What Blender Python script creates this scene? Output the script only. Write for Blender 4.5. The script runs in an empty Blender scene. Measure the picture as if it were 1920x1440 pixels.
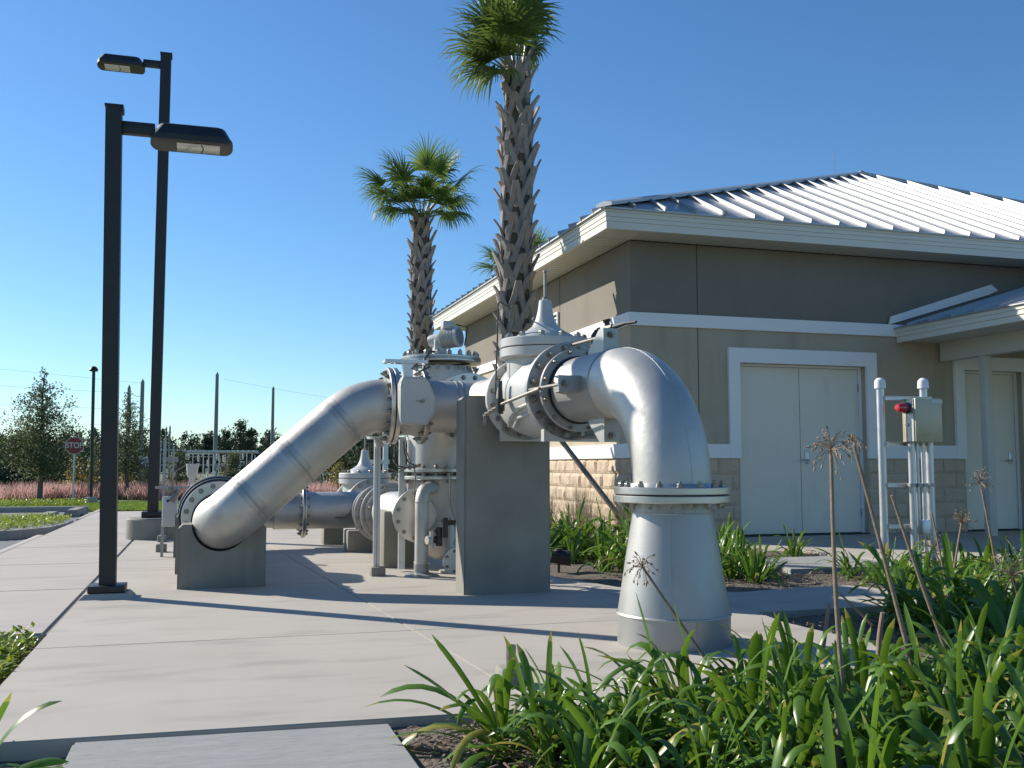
import bpy, bmesh, math, random
from math import radians as R_, sin, cos, pi, tan, atan2, sqrt
from mathutils import Vector as V, Matrix as M, noise as mn
random.seed(7)
S=bpy.context.scene; COL=S.collection
# ---------------- camera ----------------
cd=bpy.data.cameras.new('camera'); co=bpy.data.objects.new('camera',cd); COL.objects.link(co); S.camera=co
cd.sensor_width=36; cd.lens=36*1884/1920; cd.clip_end=3000; cd.clip_start=.05
PITCH,YAW=.0815,.2974
co.location=(0,0,.9); co.rotation_euler=(pi/2+PITCH,0,-YAW)
S.render.resolution_x=1024; S.render.resolution_y=768
# ---------------- sky, sun, exposure ----------------
SUN_EL=R_(30); SUN_AZ=R_(-46.5)         # azimuth from +Y, clockwise
w=bpy.data.worlds.new('World'); S.world=w; w.use_nodes=True; nt=w.node_tree
sk=nt.nodes.new('ShaderNodeTexSky'); sk.sky_type='NISHITA'; sk.sun_disc=False
sk.sun_elevation=SUN_EL; sk.sun_rotation=SUN_AZ; sk.altitude=0; sk.air_density=1.0; sk.dust_density=.2; sk.ozone_density=3.5
bg=nt.nodes['Background']; hs=nt.nodes.new('ShaderNodeHueSaturation'); hs.inputs['Saturation'].default_value=1.12; nt.links.new(sk.outputs[0],hs.inputs['Color']); tn=nt.nodes.new('ShaderNodeMix'); tn.data_type='RGBA'; tn.blend_type='MULTIPLY'; tn.inputs[0].default_value=1; tn.inputs[7].default_value=(.75,.905,1.01,1); nt.links.new(hs.outputs[0],tn.inputs[6]); nt.links.new(tn.outputs[2],bg.inputs[0]); bg.inputs[1].default_value=.10
sd=bpy.data.lights.new('sun','SUN'); sd.energy=4.6; sd.angle=R_(.5); sd.color=(1,.93,.82)
so=bpy.data.objects.new('sun',sd); COL.objects.link(so)
sdir=V((sin(SUN_AZ)*cos(SUN_EL),cos(SUN_AZ)*cos(SUN_EL),sin(SUN_EL)))
so.rotation_euler=sdir.to_track_quat('Z','Y').to_euler(); so.location=sdir*30
S.view_settings.view_transform='Standard'; S.view_settings.look='None'; S.view_settings.exposure=.56; S.view_settings.gamma=1
# ---------------- helpers ----------------
F=V((sin(YAW)*cos(PITCH),cos(YAW)*cos(PITCH),sin(PITCH)))
def tag(o,label=None,cat=None,group=None,kind=None):
    if label:o['label']=label
    if cat:o['category']=cat
    if group:o['group']=group
    if kind:o['kind']=kind
    return o
ROOT={}
def thing(name,loc,label,cat,group=None):
    o=bpy.data.objects.new(name,None); o.empty_display_size=.1; COL.objects.link(o); o.location=loc; ROOT[o.name]=V(loc)
    return tag(o,label,cat,group)
def par(o,p):
    if p is not None:
        o.parent=p
        if p.name in ROOT: o.matrix_parent_inverse=M.Translation(-ROOT[p.name])
    return o
class B:
    def __init__(s): s.m=bmesh.new()
    def box(s,a,b,bev=0,mat=None):
        a,b=V(a),V(b); c=(a+b)/2; d=b-a
        r=bmesh.ops.create_cube(s.m,size=1); vs=r['verts']
        bmesh.ops.scale(s.m,vec=d,verts=vs); bmesh.ops.translate(s.m,vec=c,verts=vs)
        if bev:
            es=list({e for v in vs for e in v.link_edges})
            r2=bmesh.ops.bevel(s.m,geom=es,offset=bev,segments=2,affect='EDGES',profile=.5)
            vs=list({v for f in r2['faces'] for v in f.verts}|{v for v in vs if v.is_valid})
        if mat is not None: bmesh.ops.transform(s.m,matrix=mat,verts=[v for v in vs if v.is_valid])
        return s
    def poly(s,pts,ext=None,flip=False):
        vs=[s.m.verts.new(p) for p in pts]; f=s.m.faces.new(vs)
        if ext is not None:
            ext=V(ext); v2=[s.m.verts.new(V(p)+ext) for p in pts]; n=len(pts)
            s.m.faces.new(v2[::-1])
            for i in range(n): s.m.faces.new((vs[i],v2[i],v2[(i+1)%n],vs[(i+1)%n])[::-1])
        return s
    def quad(s,a,b,c,d): s.m.faces.new([s.m.verts.new(p) for p in (a,b,c,d)]); return s
    def lathe(s,prof,o,ax=(0,0,1),n=48,closed=False):
        ax=V(ax).normalized(); u=ax.orthogonal().normalized(); v=ax.cross(u); o=V(o); rs=[]
        for r,h in prof:
            if r<1e-5: rs.append([s.m.verts.new(o+ax*h)])
            else: rs.append([s.m.verts.new(o+ax*h+(u*cos(2*pi*i/n)+v*sin(2*pi*i/n))*r) for i in range(n)])
        prs=list(zip(rs,rs[1:]))
        if closed: prs.append((rs[-1],rs[0]))
        for a,b in prs:
            for i in range(n):
                j=(i+1)%n
                if len(a)==1 and len(b)==1: continue
                if len(a)==1: s.m.faces.new((a[0],b[j],b[i]))
                elif len(b)==1: s.m.faces.new((a[i],a[j],b[0]))
                else: s.m.faces.new((a[i],a[j],b[j],b[i]))
        return s
    def cyl(s,a,b,r,r2=None,n=16,cap=True):
        a,b=V(a),V(b); L=(b-a).length; r2=r if r2 is None else r2
        p=[(r,0),(r2,L)]
        if cap: p=[(0,0)]+p+[(0,L)]
        return s.lathe(p,a,b-a,n)
    def tube(s,pts,r,n=12,cap=True):
        pts=[V(p) for p in pts]; k=len(pts); rr=r if isinstance(r,(list,tuple)) else [r]*k
        rings=[]; u=None
        for i,p in enumerate(pts):
            t=(pts[min(i+1,k-1)]-pts[max(i-1,0)]).normalized()
            u=t.orthogonal().normalized() if u is None else (u-t*u.dot(t)).normalized()
            v=t.cross(u); rings.append([s.m.verts.new(p+(u*cos(2*pi*j/n)+v*sin(2*pi*j/n))*rr[i]) for j in range(n)])
        for a,b in zip(rings,rings[1:]):
            for i in range(n): j=(i+1)%n; s.m.faces.new((a[i],a[j],b[j],b[i]))
        if cap: s.m.faces.new(rings[0][::-1]); s.m.faces.new(rings[-1])
        return s
    def o(s,name,mat,parent=None,smooth=True,ang=32,fix=True):
        if fix: bmesh.ops.recalc_face_normals(s.m,faces=s.m.faces)
        me=bpy.data.meshes.new(name); s.m.to_mesh(me); s.m.free()
        if mat: me.materials.append(mat)
        if smooth:
            me.polygons.foreach_set('use_smooth',[True]*len(me.polygons)); me.set_sharp_from_angle(angle=R_(ang))
        ob=bpy.data.objects.new(name,me); COL.objects.link(ob); par(ob,parent); return ob
def raw(name,verts,faces,mat,parent=None,smooth=False,cols=None):
    me=bpy.data.meshes.new(name); me.from_pydata(verts,[],faces); me.materials.append(mat)
    if cols:
        a=me.color_attributes.new('tint','FLOAT_COLOR','CORNER') if False else me.attributes.new('tint','FLOAT','FACE')
        a.data.foreach_set('value',cols)
    if smooth: me.polygons.foreach_set('use_smooth',[True]*len(me.polygons))
    ob=bpy.data.objects.new(name,me); COL.objects.link(ob); par(ob,parent); return ob
def struct(o): o['kind']='structure'; return o
def arc(c,a,b,r,n=14,t0=0,t1=pi/2):
    a,b=V(a),V(b); return [V(c)+(a*cos(t0+(t1-t0)*i/n)+b*sin(t0+(t1-t0)*i/n))*r for i in range(n+1)]
# ---------------- materials ----------------
def mat(name,col,rough=.6,metal=0,col2=None,sc=6,amt=.5,bump=0,bsc=60,rvar=0,spec=.5,stretch=(1,1,1),streak=None,detail=5,coat=0,bd=.01):
    m=bpy.data.materials.new(name); m.use_nodes=True; n=m.node_tree.nodes; l=m.node_tree.links; b=n['Principled BSDF']
    b.inputs['Base Color'].default_value=(*col,1); b.inputs['Roughness'].default_value=rough; b.inputs['Metallic'].default_value=metal
    b.inputs['Specular IOR Level'].default_value=spec; b.inputs['Coat Weight'].default_value=coat
    g=n.new('ShaderNodeNewGeometry'); mp=n.new('ShaderNodeMapping'); l.new(g.outputs['Position'],mp.inputs[0]); mp.inputs['Scale'].default_value=stretch
    if col2:
        t=n.new('ShaderNodeTexNoise'); t.inputs['Scale'].default_value=sc; t.inputs['Detail'].default_value=detail; l.new(mp.outputs[0],t.inputs[0])
        r=n.new('ShaderNodeValToRGB'); r.color_ramp.elements[0].position=.5-amt/2; r.color_ramp.elements[1].position=.5+amt/2
        r.color_ramp.elements[0].color=(*col,1); r.color_ramp.elements[1].color=(*col2,1); l.new(t.outputs[0],r.inputs[0]); out=r.outputs[0]
        if streak:   # dark weather stains: (colour, scale xyz, threshold)
            sm=n.new('ShaderNodeMapping'); sm.inputs['Scale'].default_value=streak[1]; l.new(g.outputs['Position'],sm.inputs[0])
            t3=n.new('ShaderNodeTexNoise'); t3.inputs['Scale'].default_value=1; t3.inputs['Detail'].default_value=6; l.new(sm.outputs[0],t3.inputs[0])
            r3=n.new('ShaderNodeMapRange'); r3.inputs[1].default_value=streak[2]; r3.inputs[2].default_value=streak[2]+.18; r3.inputs[4].default_value=streak[3] if len(streak)>3 else .6; l.new(t3.outputs[0],r3.inputs[0])
            mx=n.new('ShaderNodeMix'); mx.data_type='RGBA'; l.new(r3.outputs[0],mx.inputs[0]); l.new(out,mx.inputs[6]); mx.inputs[7].default_value=(*streak[0],1); out=mx.outputs[2]
        l.new(out,b.inputs['Base Color'])
        if rvar:
            mr=n.new('ShaderNodeMapRange'); mr.inputs[3].default_value=rough-rvar; mr.inputs[4].default_value=rough+rvar; l.new(t.outputs[0],mr.inputs[0]); l.new(mr.outputs[0],b.inputs['Roughness'])
    if bump:
        t2=n.new('ShaderNodeTexNoise'); t2.inputs['Scale'].default_value=bsc; t2.inputs['Detail'].default_value=4; l.new(mp.outputs[0],t2.inputs[0])
        bp=n.new('ShaderNodeBump'); bp.inputs['Strength'].default_value=bump; bp.inputs['Distance'].default_value=bd; l.new(t2.outputs[0],bp.inputs['Height']); l.new(bp.outputs[0],b.inputs['Normal'])
    return m
def leafmat(name,c1,c2,c3=None,trans=.35,rough=.4,sc=9):
    m=mat(name,c1,rough,0,c2,sc=sc,amt=.5); n=m.node_tree.nodes; l=m.node_tree.links; b=n['Principled BSDF']; out=n['Material Output']
    src=b.inputs['Base Color'].links[0].from_socket
    if c3:
        at=n.new('ShaderNodeAttribute'); at.attribute_name='tint'
        mx=n.new('ShaderNodeMix'); mx.data_type='RGBA'; cl=n.new('ShaderNodeClamp'); l.new(at.outputs['Fac'],cl.inputs[0]); l.new(cl.outputs[0],mx.inputs[0]); l.new(src,mx.inputs[6]); mx.inputs[7].default_value=(*c3,1); src=mx.outputs[2]; m2=n.new('ShaderNodeMath'); m2.operation='SUBTRACT'; m2.use_clamp=True; l.new(at.outputs['Fac'],m2.inputs[0]); m2.inputs[1].default_value=1; mx2=n.new('ShaderNodeMix'); mx2.data_type='RGBA'; l.new(m2.outputs[0],mx2.inputs[0]); l.new(src,mx2.inputs[6]); mx2.inputs[7].default_value=(.20,.13,.075,1); src=mx2.outputs[2]; l.new(src,b.inputs['Base Color'])
    tr=n.new('ShaderNodeBsdfTranslucent'); hs=n.new('ShaderNodeHueSaturation'); hs.inputs['Value'].default_value=1.5; hs.inputs['Hue'].default_value=.485; l.new(src,hs.inputs['Color']); l.new(hs.outputs[0],tr.inputs[0])
    ms=n.new('ShaderNodeMixShader'); ms.inputs[0].default_value=trans; l.new(b.outputs[0],ms.inputs[1]); l.new(tr.outputs[0],ms.inputs[2]); l.new(ms.outputs[0],out.inputs[0])
    return m
M_conc=mat('concrete_paving',(.395,.36,.305),.85,0,(.455,.42,.36),sc=1.1,amt=.45,bump=.25,bsc=180,streak=((.30,.275,.24),(1.4,4.5,1),.53,.7),bd=.004)
M_conc2=mat('concrete_broomed',(.27,.275,.26),.9,0,(.35,.35,.335),sc=3,amt=.6,bump=.5,bsc=90,stretch=(1,6,1),bd=.004,streak=((.20,.20,.19),(14,90,1),.5,.5))
M_walk=mat('walkway_concrete',(.385,.35,.305),.85,0,(.45,.415,.365),sc=1.2,amt=.6,bump=.25,bsc=150,streak=((.29,.28,.265),(.6,2.5,1),.54,.6),bd=.004)
M_block=mat('cast_concrete',(.20,.19,.155),.8,0,(.28,.27,.225),sc=3.4,amt=.6,bump=.4,bsc=30,streak=((.14,.135,.10),(6,6,.7),.53,.7),bd=.006)
M_steel=mat('stainless_steel',(.46,.44,.395),.5,.55,(.58,.56,.515),sc=4.5,amt=.5,bump=.12,bsc=28,rvar=.13,streak=((.38,.365,.34),(5,5,5),.56,.6),bd=.01,detail=8)
M_steelb=mat('bead_blasted_steel',(.34,.335,.315),.47,.65,(.43,.425,.40),sc=5,amt=.7,bump=.08,bsc=120,rvar=.06,streak=((.46,.455,.44),(3,3,.8),.57,.5),detail=8)
M_flange=mat('machined_flange_steel',(.50,.485,.45),.34,.85,(.60,.585,.55),sc=9,amt=.6,bump=.05,bsc=60,rvar=.08)
M_bolt=mat('bolt_steel',(.34,.325,.29),.4,.9,(.20,.185,.16),sc=40,amt=.5)
M_dull=mat('dull_grey_coated_metal',(.30,.30,.29),.45,.35,(.36,.36,.345),sc=8,amt=.6)
M_white=mat('light_grey_paint',(.44,.435,.405),.4,0,(.53,.525,.49),sc=4,amt=.7,bump=.1,bsc=90,coat=.15,streak=((.40,.395,.37),(5,5,1.6),.56,.55))
M_tint=mat('weld_heat_band',(.40,.385,.355),.42,.65,(.50,.48,.45),sc=14,amt=.6,rvar=.1)
M_rubber=mat('black_rubber',(.012,.012,.013),.6)
M_black=mat('black_fitting',(.02,.02,.02),.4,.2,(.05,.05,.045),sc=50,amt=.5)
M_rod=mat('weathered_rod',(.20,.18,.15),.5,.7,(.32,.29,.25),sc=30,amt=.5)
M_post=mat('dark_bronze_paint',(.012,.012,.011),.45,0,(.02,.019,.017),sc=8,amt=.6)
M_lens=mat('lamp_lens',(.55,.55,.5),.12,.1,(.65,.65,.6),sc=8,amt=.5)
M_refl=mat('lamp_reflector',(.7,.7,.68),.2,.9)
M_stuc1=mat('upper_stucco',(.19,.17,.138),.9,0,(.225,.205,.168),sc=1.3,amt=.5,bump=.9,bsc=60,streak=((.18,.165,.135),(3,3,.5),.54,.6),bd=.006)
M_stuc2=mat('lower_stucco',(.42,.35,.25),.9,0,(.47,.40,.295),sc=1.3,amt=.5,bump=.9,bsc=60,streak=((.29,.26,.20),(3,3,.5),.54,.6),bd=.006)
M_trim=mat('white_trim',(.80,.79,.77),.6,0,(.84,.83,.81),sc=3,amt=.7)
M_fascia=mat('cream_fascia',(.62,.60,.52),.5,0,(.68,.66,.575),sc=2,amt=.7)
M_soffit=mat('soffit_panel',(.56,.54,.46),.6,0,(.60,.58,.50),sc=2,amt=.7)
M_door=mat('painted_door',(.72,.665,.56),.5,0,(.76,.71,.60),sc=2,amt=.7,bump=.05,bsc=6,streak=((.54,.50,.42),(4,4,1.2),.6,.4))
M_cmu=mat('split_face_block',(.50,.385,.27),.95,0,(.60,.48,.355),sc=7,amt=.7,bump=.8,bsc=40,bd=.012)
M_roof=mat('galvalume_roof',(.38,.39,.395),.50,.65,(.46,.465,.47),sc=2.5,amt=.7,rvar=.05,bump=.03,bsc=3,bd=.03)
M_wood=mat('timber',(.16,.13,.10),.8,0,(.24,.20,.155),sc=20,amt=.5,stretch=(1,1,.1),bump=.3)
M_soil=mat('bed_soil',(.10,.08,.062),.95,0,(.20,.165,.13),sc=9,amt=.6,bump=1,bsc=45,bd=.03,streak=((.30,.26,.21),(25,25,25),.58,.7),detail=8)
M_asph=mat('asphalt_paving',(.15,.15,.15),.9,0,(.19,.19,.185),sc=1.2,amt=.6,bump=.5,bsc=150,bd=.006)
M_paint=mat('road_paint',(.62,.62,.60),.7,0,(.5,.5,.49),sc=12,amt=.6)
M_grass=mat('lawn_turf',(.10,.16,.03),.9,0,(.16,.23,.05),sc=.7,amt=.7,bump=.8,bsc=25,bd=.03)
M_field=mat('rough_grassland',(.11,.13,.055),.95,0,(.19,.17,.10),sc=.15,amt=.6,bump=.5,bsc=4,bd=.1)
M_boot=mat('palm_boots',(.20,.17,.145),.85,0,(.38,.335,.295),sc=14,amt=.7,stretch=(1,1,.25),bump=.6,bsc=60)
M_core=mat('palm_fibre',(.07,.055,.042),.95,0,(.12,.095,.07),sc=25,amt=.6,stretch=(1,1,.2),bump=.8,bsc=70)
M_frond=leafmat('palm_leaf',(.055,.105,.018),(.11,.18,.03),(.30,.28,.09),trans=.38,rough=.5,sc=3)
M_petiole=mat('palm_petiole',(.16,.17,.07),.5,0,(.25,.22,.12),sc=6)
M_lily=leafmat('lily_leaf',(.045,.115,.012),(.13,.25,.024),(.36,.32,.06),trans=.34,rough=.36,sc=4)
M_dry=mat('dried_stalk',(.23,.16,.11),.8,0,(.34,.25,.17),sc=20,amt=.6,bump=.3)
M_drygrass=leafmat('dry_grass',(.22,.18,.11),(.30,.26,.17),None,trans=.3,rough=.7)
M_oak=leafmat('oak_leaf',(.06,.085,.035),(.105,.135,.055),(.24,.19,.05),trans=.25,rough=.75,sc=1.5)
M_yel=leafmat('yellow_shrub_leaf',(.17,.17,.04),(.26,.20,.04),None,trans=.35,rough=.5,sc=2)
M_pine=leafmat('pine_needles',(.028,.05,.022),(.05,.08,.03),None,trans=.12,rough=.7,sc=.4)
M_bark=mat('bark',(.09,.08,.065),.9,0,(.15,.13,.11),sc=8,bump=.5)
M_cover=leafmat('ground_cover_leaf',(.13,.21,.02),(.26,.34,.03),(.38,.38,.06),trans=.35,rough=.4,sc=4)
M_pink=leafmat('pink_plume',(.40,.25,.22),(.48,.33,.28),None,trans=.5,rough=.8,sc=2)
M_blade=leafmat('lawn_blade',(.10,.17,.025),(.18,.26,.04),None,trans=.35,rough=.5,sc=2)
M_red=mat('red_beacon_lens',(.45,.012,.02),.15,0,(.55,.02,.03),sc=20,coat=.6)
M_signred=mat('sign_red',(.26,.03,.028),.5,0,(.32,.045,.04),sc=4)
M_signw=mat('sign_white',(.6,.58,.57),.5)
M_galv=mat('galvanised_steel',(.50,.51,.52),.4,.75,(.62,.63,.64),sc=10,amt=.6,rvar=.08)
M_cab=mat('stained_cabinet_steel',(.42,.36,.23),.45,.35,(.50,.45,.34),sc=5,amt=.6,streak=((.36,.24,.09),(4,4,5),.56,.6),rvar=.1)
M_pvc=mat('white_cap',(.75,.76,.77),.4)
M_far=mat('grey_green_hut_wall',(.17,.21,.22),.8)
M_farroof=mat('hut_roof',(.35,.40,.42),.4,.4,(.42,.46,.48),sc=1)
M_pole=mat('utility_pole',(.17,.20,.19),.7,0,(.22,.25,.24),sc=2)
M_subst=mat('substation_steel',(.60,.61,.60),.5,.2,(.7,.7,.69),sc=1)
M_wire=mat('wire',(.12,.12,.12),.6)
M_sealant=mat('joint_dark',(.22,.20,.18),.9)
M_louv=mat('dark_recess',(.03,.03,.03),.8)
M_brace=mat('brace_pipe',(.14,.12,.10),.6,.2,(.19,.165,.14),sc=15)
# ---------------- ground ----------------
def gz(y): return 0 if y<20 else max(-.5,-.0217*(y-20))
b=B(); ys=[-40,2,20,24,30,36,43,60,100,200,400,1500]; xs=[-900,-200,-60,-20,-5,5,20,60,200,900]
g=[[b.m.verts.new((x,y,gz(y)-.22)) for x in xs] for y in ys]
for i in range(len(ys)-1):
    for j in range(len(xs)-1): b.m.faces.new((g[i][j],g[i][j+1],g[i+1][j+1],g[i+1][j]))
struct(b.o('ground',M_field,smooth=False))
def clip(P,n,c):  # keep n.p>=c
    out=[]
    for i in range(len(P)):
        a,b_=P[i],P[(i+1)%len(P)]; da=n[0]*a[0]+n[1]*a[1]-c; db=n[0]*b_[0]+n[1]*b_[1]-c
        if da>=0: out.append(a)
        if da*db<0: t=da/(da-db); out.append((a[0]+(b_[0]-a[0])*t,a[1]+(b_[1]-a[1])*t))
    return out
def split(polys,p,q,gap):
    dx,dy=q[0]-p[0],q[1]-p[1]; L=sqrt(dx*dx+dy*dy); n=(-dy/L,dx/L); c=n[0]*p[0]+n[1]*p[1]; res=[]
    for P in polys:
        for s in (1,-1):
            Q=clip(P,(n[0]*s,n[1]*s),c*s+gap/2)
            if len(Q)>2: res.append(Q)
    return res
def slabs(name,polys,z,th,m,bev=.006):
    b=B()
    for P in polys:
        bb=B(); bb.poly([(x,y,z) for x,y in P][::-1],ext=(0,0,-th)); bmesh.ops.recalc_face_normals(bb.m,faces=bb.m.faces)
        es=[e for e in bb.m.edges if all(abs(v.co.z-z)<1e-5 for v in e.verts)]
        bmesh.ops.bevel(bb.m,geom=es,offset=bev,segments=2,affect='EDGES')
        me=bpy.data.meshes.new('t'); bb.m.to_mesh(me); bb.m.free(); b.m.from_mesh(me); bpy.data.meshes.remove(me)
    return struct(b.o(name,m,ang=50))
pad=[[(-.78,3.715),(2.77,3.56),(2.77,21.6),(-.78,21.6)]]
pad=split(pad,(1.172,4.774),(.812,10.773),.004)
for y in (5.52,9.55,13.4,17.3): pad=split(pad,(-2,y),(4,y+.02),.003)
slabs('concrete_pad',pad,0,.2,M_conc,.004)
slabs('concrete_apron',[[(2.776,3.56),(3.30,4.3),(3.24,5.2),(3.3,5.58),(4.6,5.60),(4.9,6.1),(4.7,6.62),(4.3,6.62),(3.7,6.5),(3.2,6.75),(2.98,7.05),(2.776,7.88)]],0,.2,M_conc,.004)
wk=[[(-1.98,6.02),(-.80,6.02),(-.80,21.6),(-1.98,21.6)]]
for y in (8.1,10.2,12.3,14.4,16.5,18.6): wk=split(wk,(-3,y),(0,y),.004)
slabs('walkway',wk,0,.2,M_walk,.012)
struct(B().box((-.799,6.05,-.1),(-.781,21.5,-.012)).o('joint_sealant',M_sealant))
slabs('doorstep_slab',[[(-.39,1.0),(.655,1.0),(.655,3.612),(-.39,3.675)]],-.007,.15,M_conc2,.01)
b0=[[(6.2,8.85),(6.35,8.0),(7.2,7.75),(16,7.6),(20,7.6),(20,11.68),(5.4,11.68),(5.4,11.3),(6.22,9.95)]]
for x in (8.2,10.4,12.6): b0=split(b0,(x,6),(x,12),.008)
slabs('entrance_pavement',b0,-.002,.2,M_conc,.01)
slabs('valve_box_slab',[[(4.94,7.79),(6.18,7.76),(6.19,8.83),(5.2,8.85)]],.0,.2,M_conc2,.01)
# bed soil sheet with mounds
def soil(name,x0,x1,y0,y1,z,amp,st=.09):
    nx=int((x1-x0)/st); ny=int((y1-y0)/st); vs=[];fs=[]
    for j in range(ny+1):
        for i in range(nx+1):
            x=x0+(x1-x0)*i/nx; y=y0+(y1-y0)*j/ny
            vs.append((x,y,z+amp*mn.noise(V((x*1.3,y*1.3,3)))+.35*amp*mn.noise(V((x*6,y*6,1)))+.15*amp*mn.noise(V((x*17,y*17,5)))))
    for j in range(ny):
        for i in range(nx): a=j*(nx+1)+i; fs.append((a,a+1,a+nx+2,a+nx+1))
    return struct(raw(name,vs,fs,M_soil,smooth=True))
soil('soil_bed',.0,9,.6,11.6,-.045,.035,.05)
soil('soil_bed_left',-5,-.0,.6,6.1,-.055,.03,.08)
b=B()   # twigs and wood chips on the soil
for i in range(2600):
    if i<900: x,y=random.uniform(.7,1.8),random.uniform(2.6,3.6)
    elif i<1900: x,y=random.uniform(3.3,6),random.uniform(3.4,5.6)
    else: x,y=random.uniform(3.6,6),random.uniform(6.6,8)
    a=random.uniform(0,pi); L=random.uniform(.01,.05); w_=random.uniform(.002,.007)
    b.box((-L/2,-w_/2,0),(L/2,w_/2,.004),mat=M.Translation((x,y,random.uniform(-.035,-.012)))@M.Rotation(a,4,'Z')@M.Rotation(random.uniform(-.3,.3),4,'Y'))
tag(b.o('wood_chips',M_dry,smooth=False),kind='stuff',label='scattered dry chips and twigs on the bed soil')
# parking, road, kerbs
struct(B().box((-60,5,-.3),(-2.08,24,-.10)).o('parking_asphalt',M_asph,smooth=False))
b=B()
for x0,x1,y0,y1 in [(-7,-2.25,12.9,13.02),(-7,-2.2,11.4,11.52),(-2.9,-2.25,19.9,20.0),(-3.3,-2.1,21.7,21.8),(-7,-2.25,9.3,9.42)]: b.box((x0,y0,-.1),(x1,y1,-.096))
struct(b.o('parking_lines',M_paint,smooth=False))
b=B(); b.box((-2.08,6.0,-.3),(-1.985,14.6,-.003),bev=.015); b.box((-2.08,18.9,-.3),(-1.985,23.6,-.003),bev=.015); struct(b.o('kerb',M_walk))
isl=[(-7,15.0),(-3.1,15.0),(-2.5,15.25),(-2.1,16.0),(-2.0,16.9),(-2.0,17.9),(-2.3,18.5),(-3,18.8),(-7,18.8)]
b=B(); b.poly([(x,y,.02) for x,y in isl],ext=(0,0,-.3)); struct(b.o('planting_island',M_conc2,smooth=False))
b=B(); b.box((-60,24,-.4),(-2.4,24.18,.02),bev=.03); struct(b.o('far_kerb',M_conc2))
def sheet(name,x0,x1,y0,y1,off,m,n=12):
    vs=[];fs=[]
    for j in range(n+1):
        y=y0+(y1-y0)*j/n
        for x in (x0,x1): vs.append((x,y,gz(y)+off))
    for j in range(n): fs.append((2*j,2*j+1,2*j+3,2*j+2))
    return struct(raw(name,vs,fs,m))
sheet('lawn',-60,60,24.18,56,-.0,M_grass); sheet('lawn_strip',-2.4,60,21.62,24.18,-.02,M_grass,3)
# ---------------- grass-like stuff ----------------
def blades(name,n,area,h,wd,m,label,zf,lean=.4,seg=1,clump=0):
    vs=[];fs=[];k=0
    for i in range(n):
        x,y=area()
        h_=h*random.uniform(.5,1.2); a=random.uniform(0,2*pi); wx=cos(a)*wd/2; wy=sin(a)*wd/2; lx=random.uniform(-lean,lean)*h_; ly=random.uniform(-lean,lean)*h_; z=zf(x,y)
        vs+=[(x-wx,y-wy,z),(x+wx,y+wy,z),(x+lx,y+ly,z+h_)]; fs.append((k,k+1,k+2)); k+=3
    return tag(raw(name,vs,fs,m),label=label,kind='stuff')
blades('lawn_grass',26000,lambda:(random.uniform(-9,2.5),24.2+(random.random()**1.3)*14),.07,.03,M_blade,'short bright green lawn beyond the parking lot',lambda x,y:gz(y))
def pinka():
    c=random.randint(0,150); r=random.Random(c); x=r.uniform(-20,16); y=r.uniform(44,48); return x+random.gauss(0,.35),y+random.gauss(0,.25)
blades('pink_muhly_grass',26000,pinka,.62,.03,M_pink,'hazy drift of pink plumed grass behind the lawn',lambda x,y:-.52+random.random()*.18,lean=.5)
blades('muhly_grass_base',9000,pinka,.3,.03,M_blade,'green blades at the foot of the pink grass',lambda x,y:-.52,lean=.7)
def leaves(name,n,area,s,m,label,par_=None,z0=0,z1=.12,kind='stuff',tint=.1):
    vs=[];fs=[];cs=[];k=0
    for i in range(n):
        x,y=area(); z=z0+(z1-z0)*random.random()*(.6+.4*mn.noise(V((x*3,y*3,0)))+.3); d=V((random.gauss(0,1),random.gauss(0,1),random.uniform(-.2,.9))).normalized(); sd=d.cross(V((0,0,1))).normalized(); L=s*random.uniform(.6,1.3)
        up=sd.cross(d); p=V((x,y,z)); a=p+d*L; c=p+d*L*.5
        vs+=[p,c+sd*L*.3+up*L*.08,a,c-sd*L*.3+up*L*.08]; fs.append((k,k+1,k+2,k+3)); k+=4; cs.append(random.random() if random.random()<tint else 0)
    o=raw(name,vs,fs,m,cols=cs)
    return tag(o,label=label,kind=kind)
leaves('ground_cover_near',9000,lambda:(-.83-abs(random.gauss(0,.5))*(1 if random.random()<.8 else 2.2),random.uniform(3.7,6.0)),.045,M_cover,'low bright green ground cover along the near edge of the walkway',z0=-.07,z1=.035,tint=.2)
def isa():
    while 1:
        x,y=random.uniform(-6.5,-2.05),random.uniform(15.1,18.7)
        if x>-2.6 and (y<15.2+(x+2.6)*2.4 or y>18.8-(x+2.6)*1.2): continue
        return x,y
leaves('island_ground_cover',16000,isa,.05,M_cover,'low green ground cover filling the kerbed parking island',z0=.0,z1=.10,tint=.15)
leaves('ground_cover_far',9000,lambda:(random.uniform(-9,-2.6),random.uniform(24.3,26)),.06,M_cover,'low leafy edging along the far kerb of the parking lot',z0=0,z1=.13,tint=.1)
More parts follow.
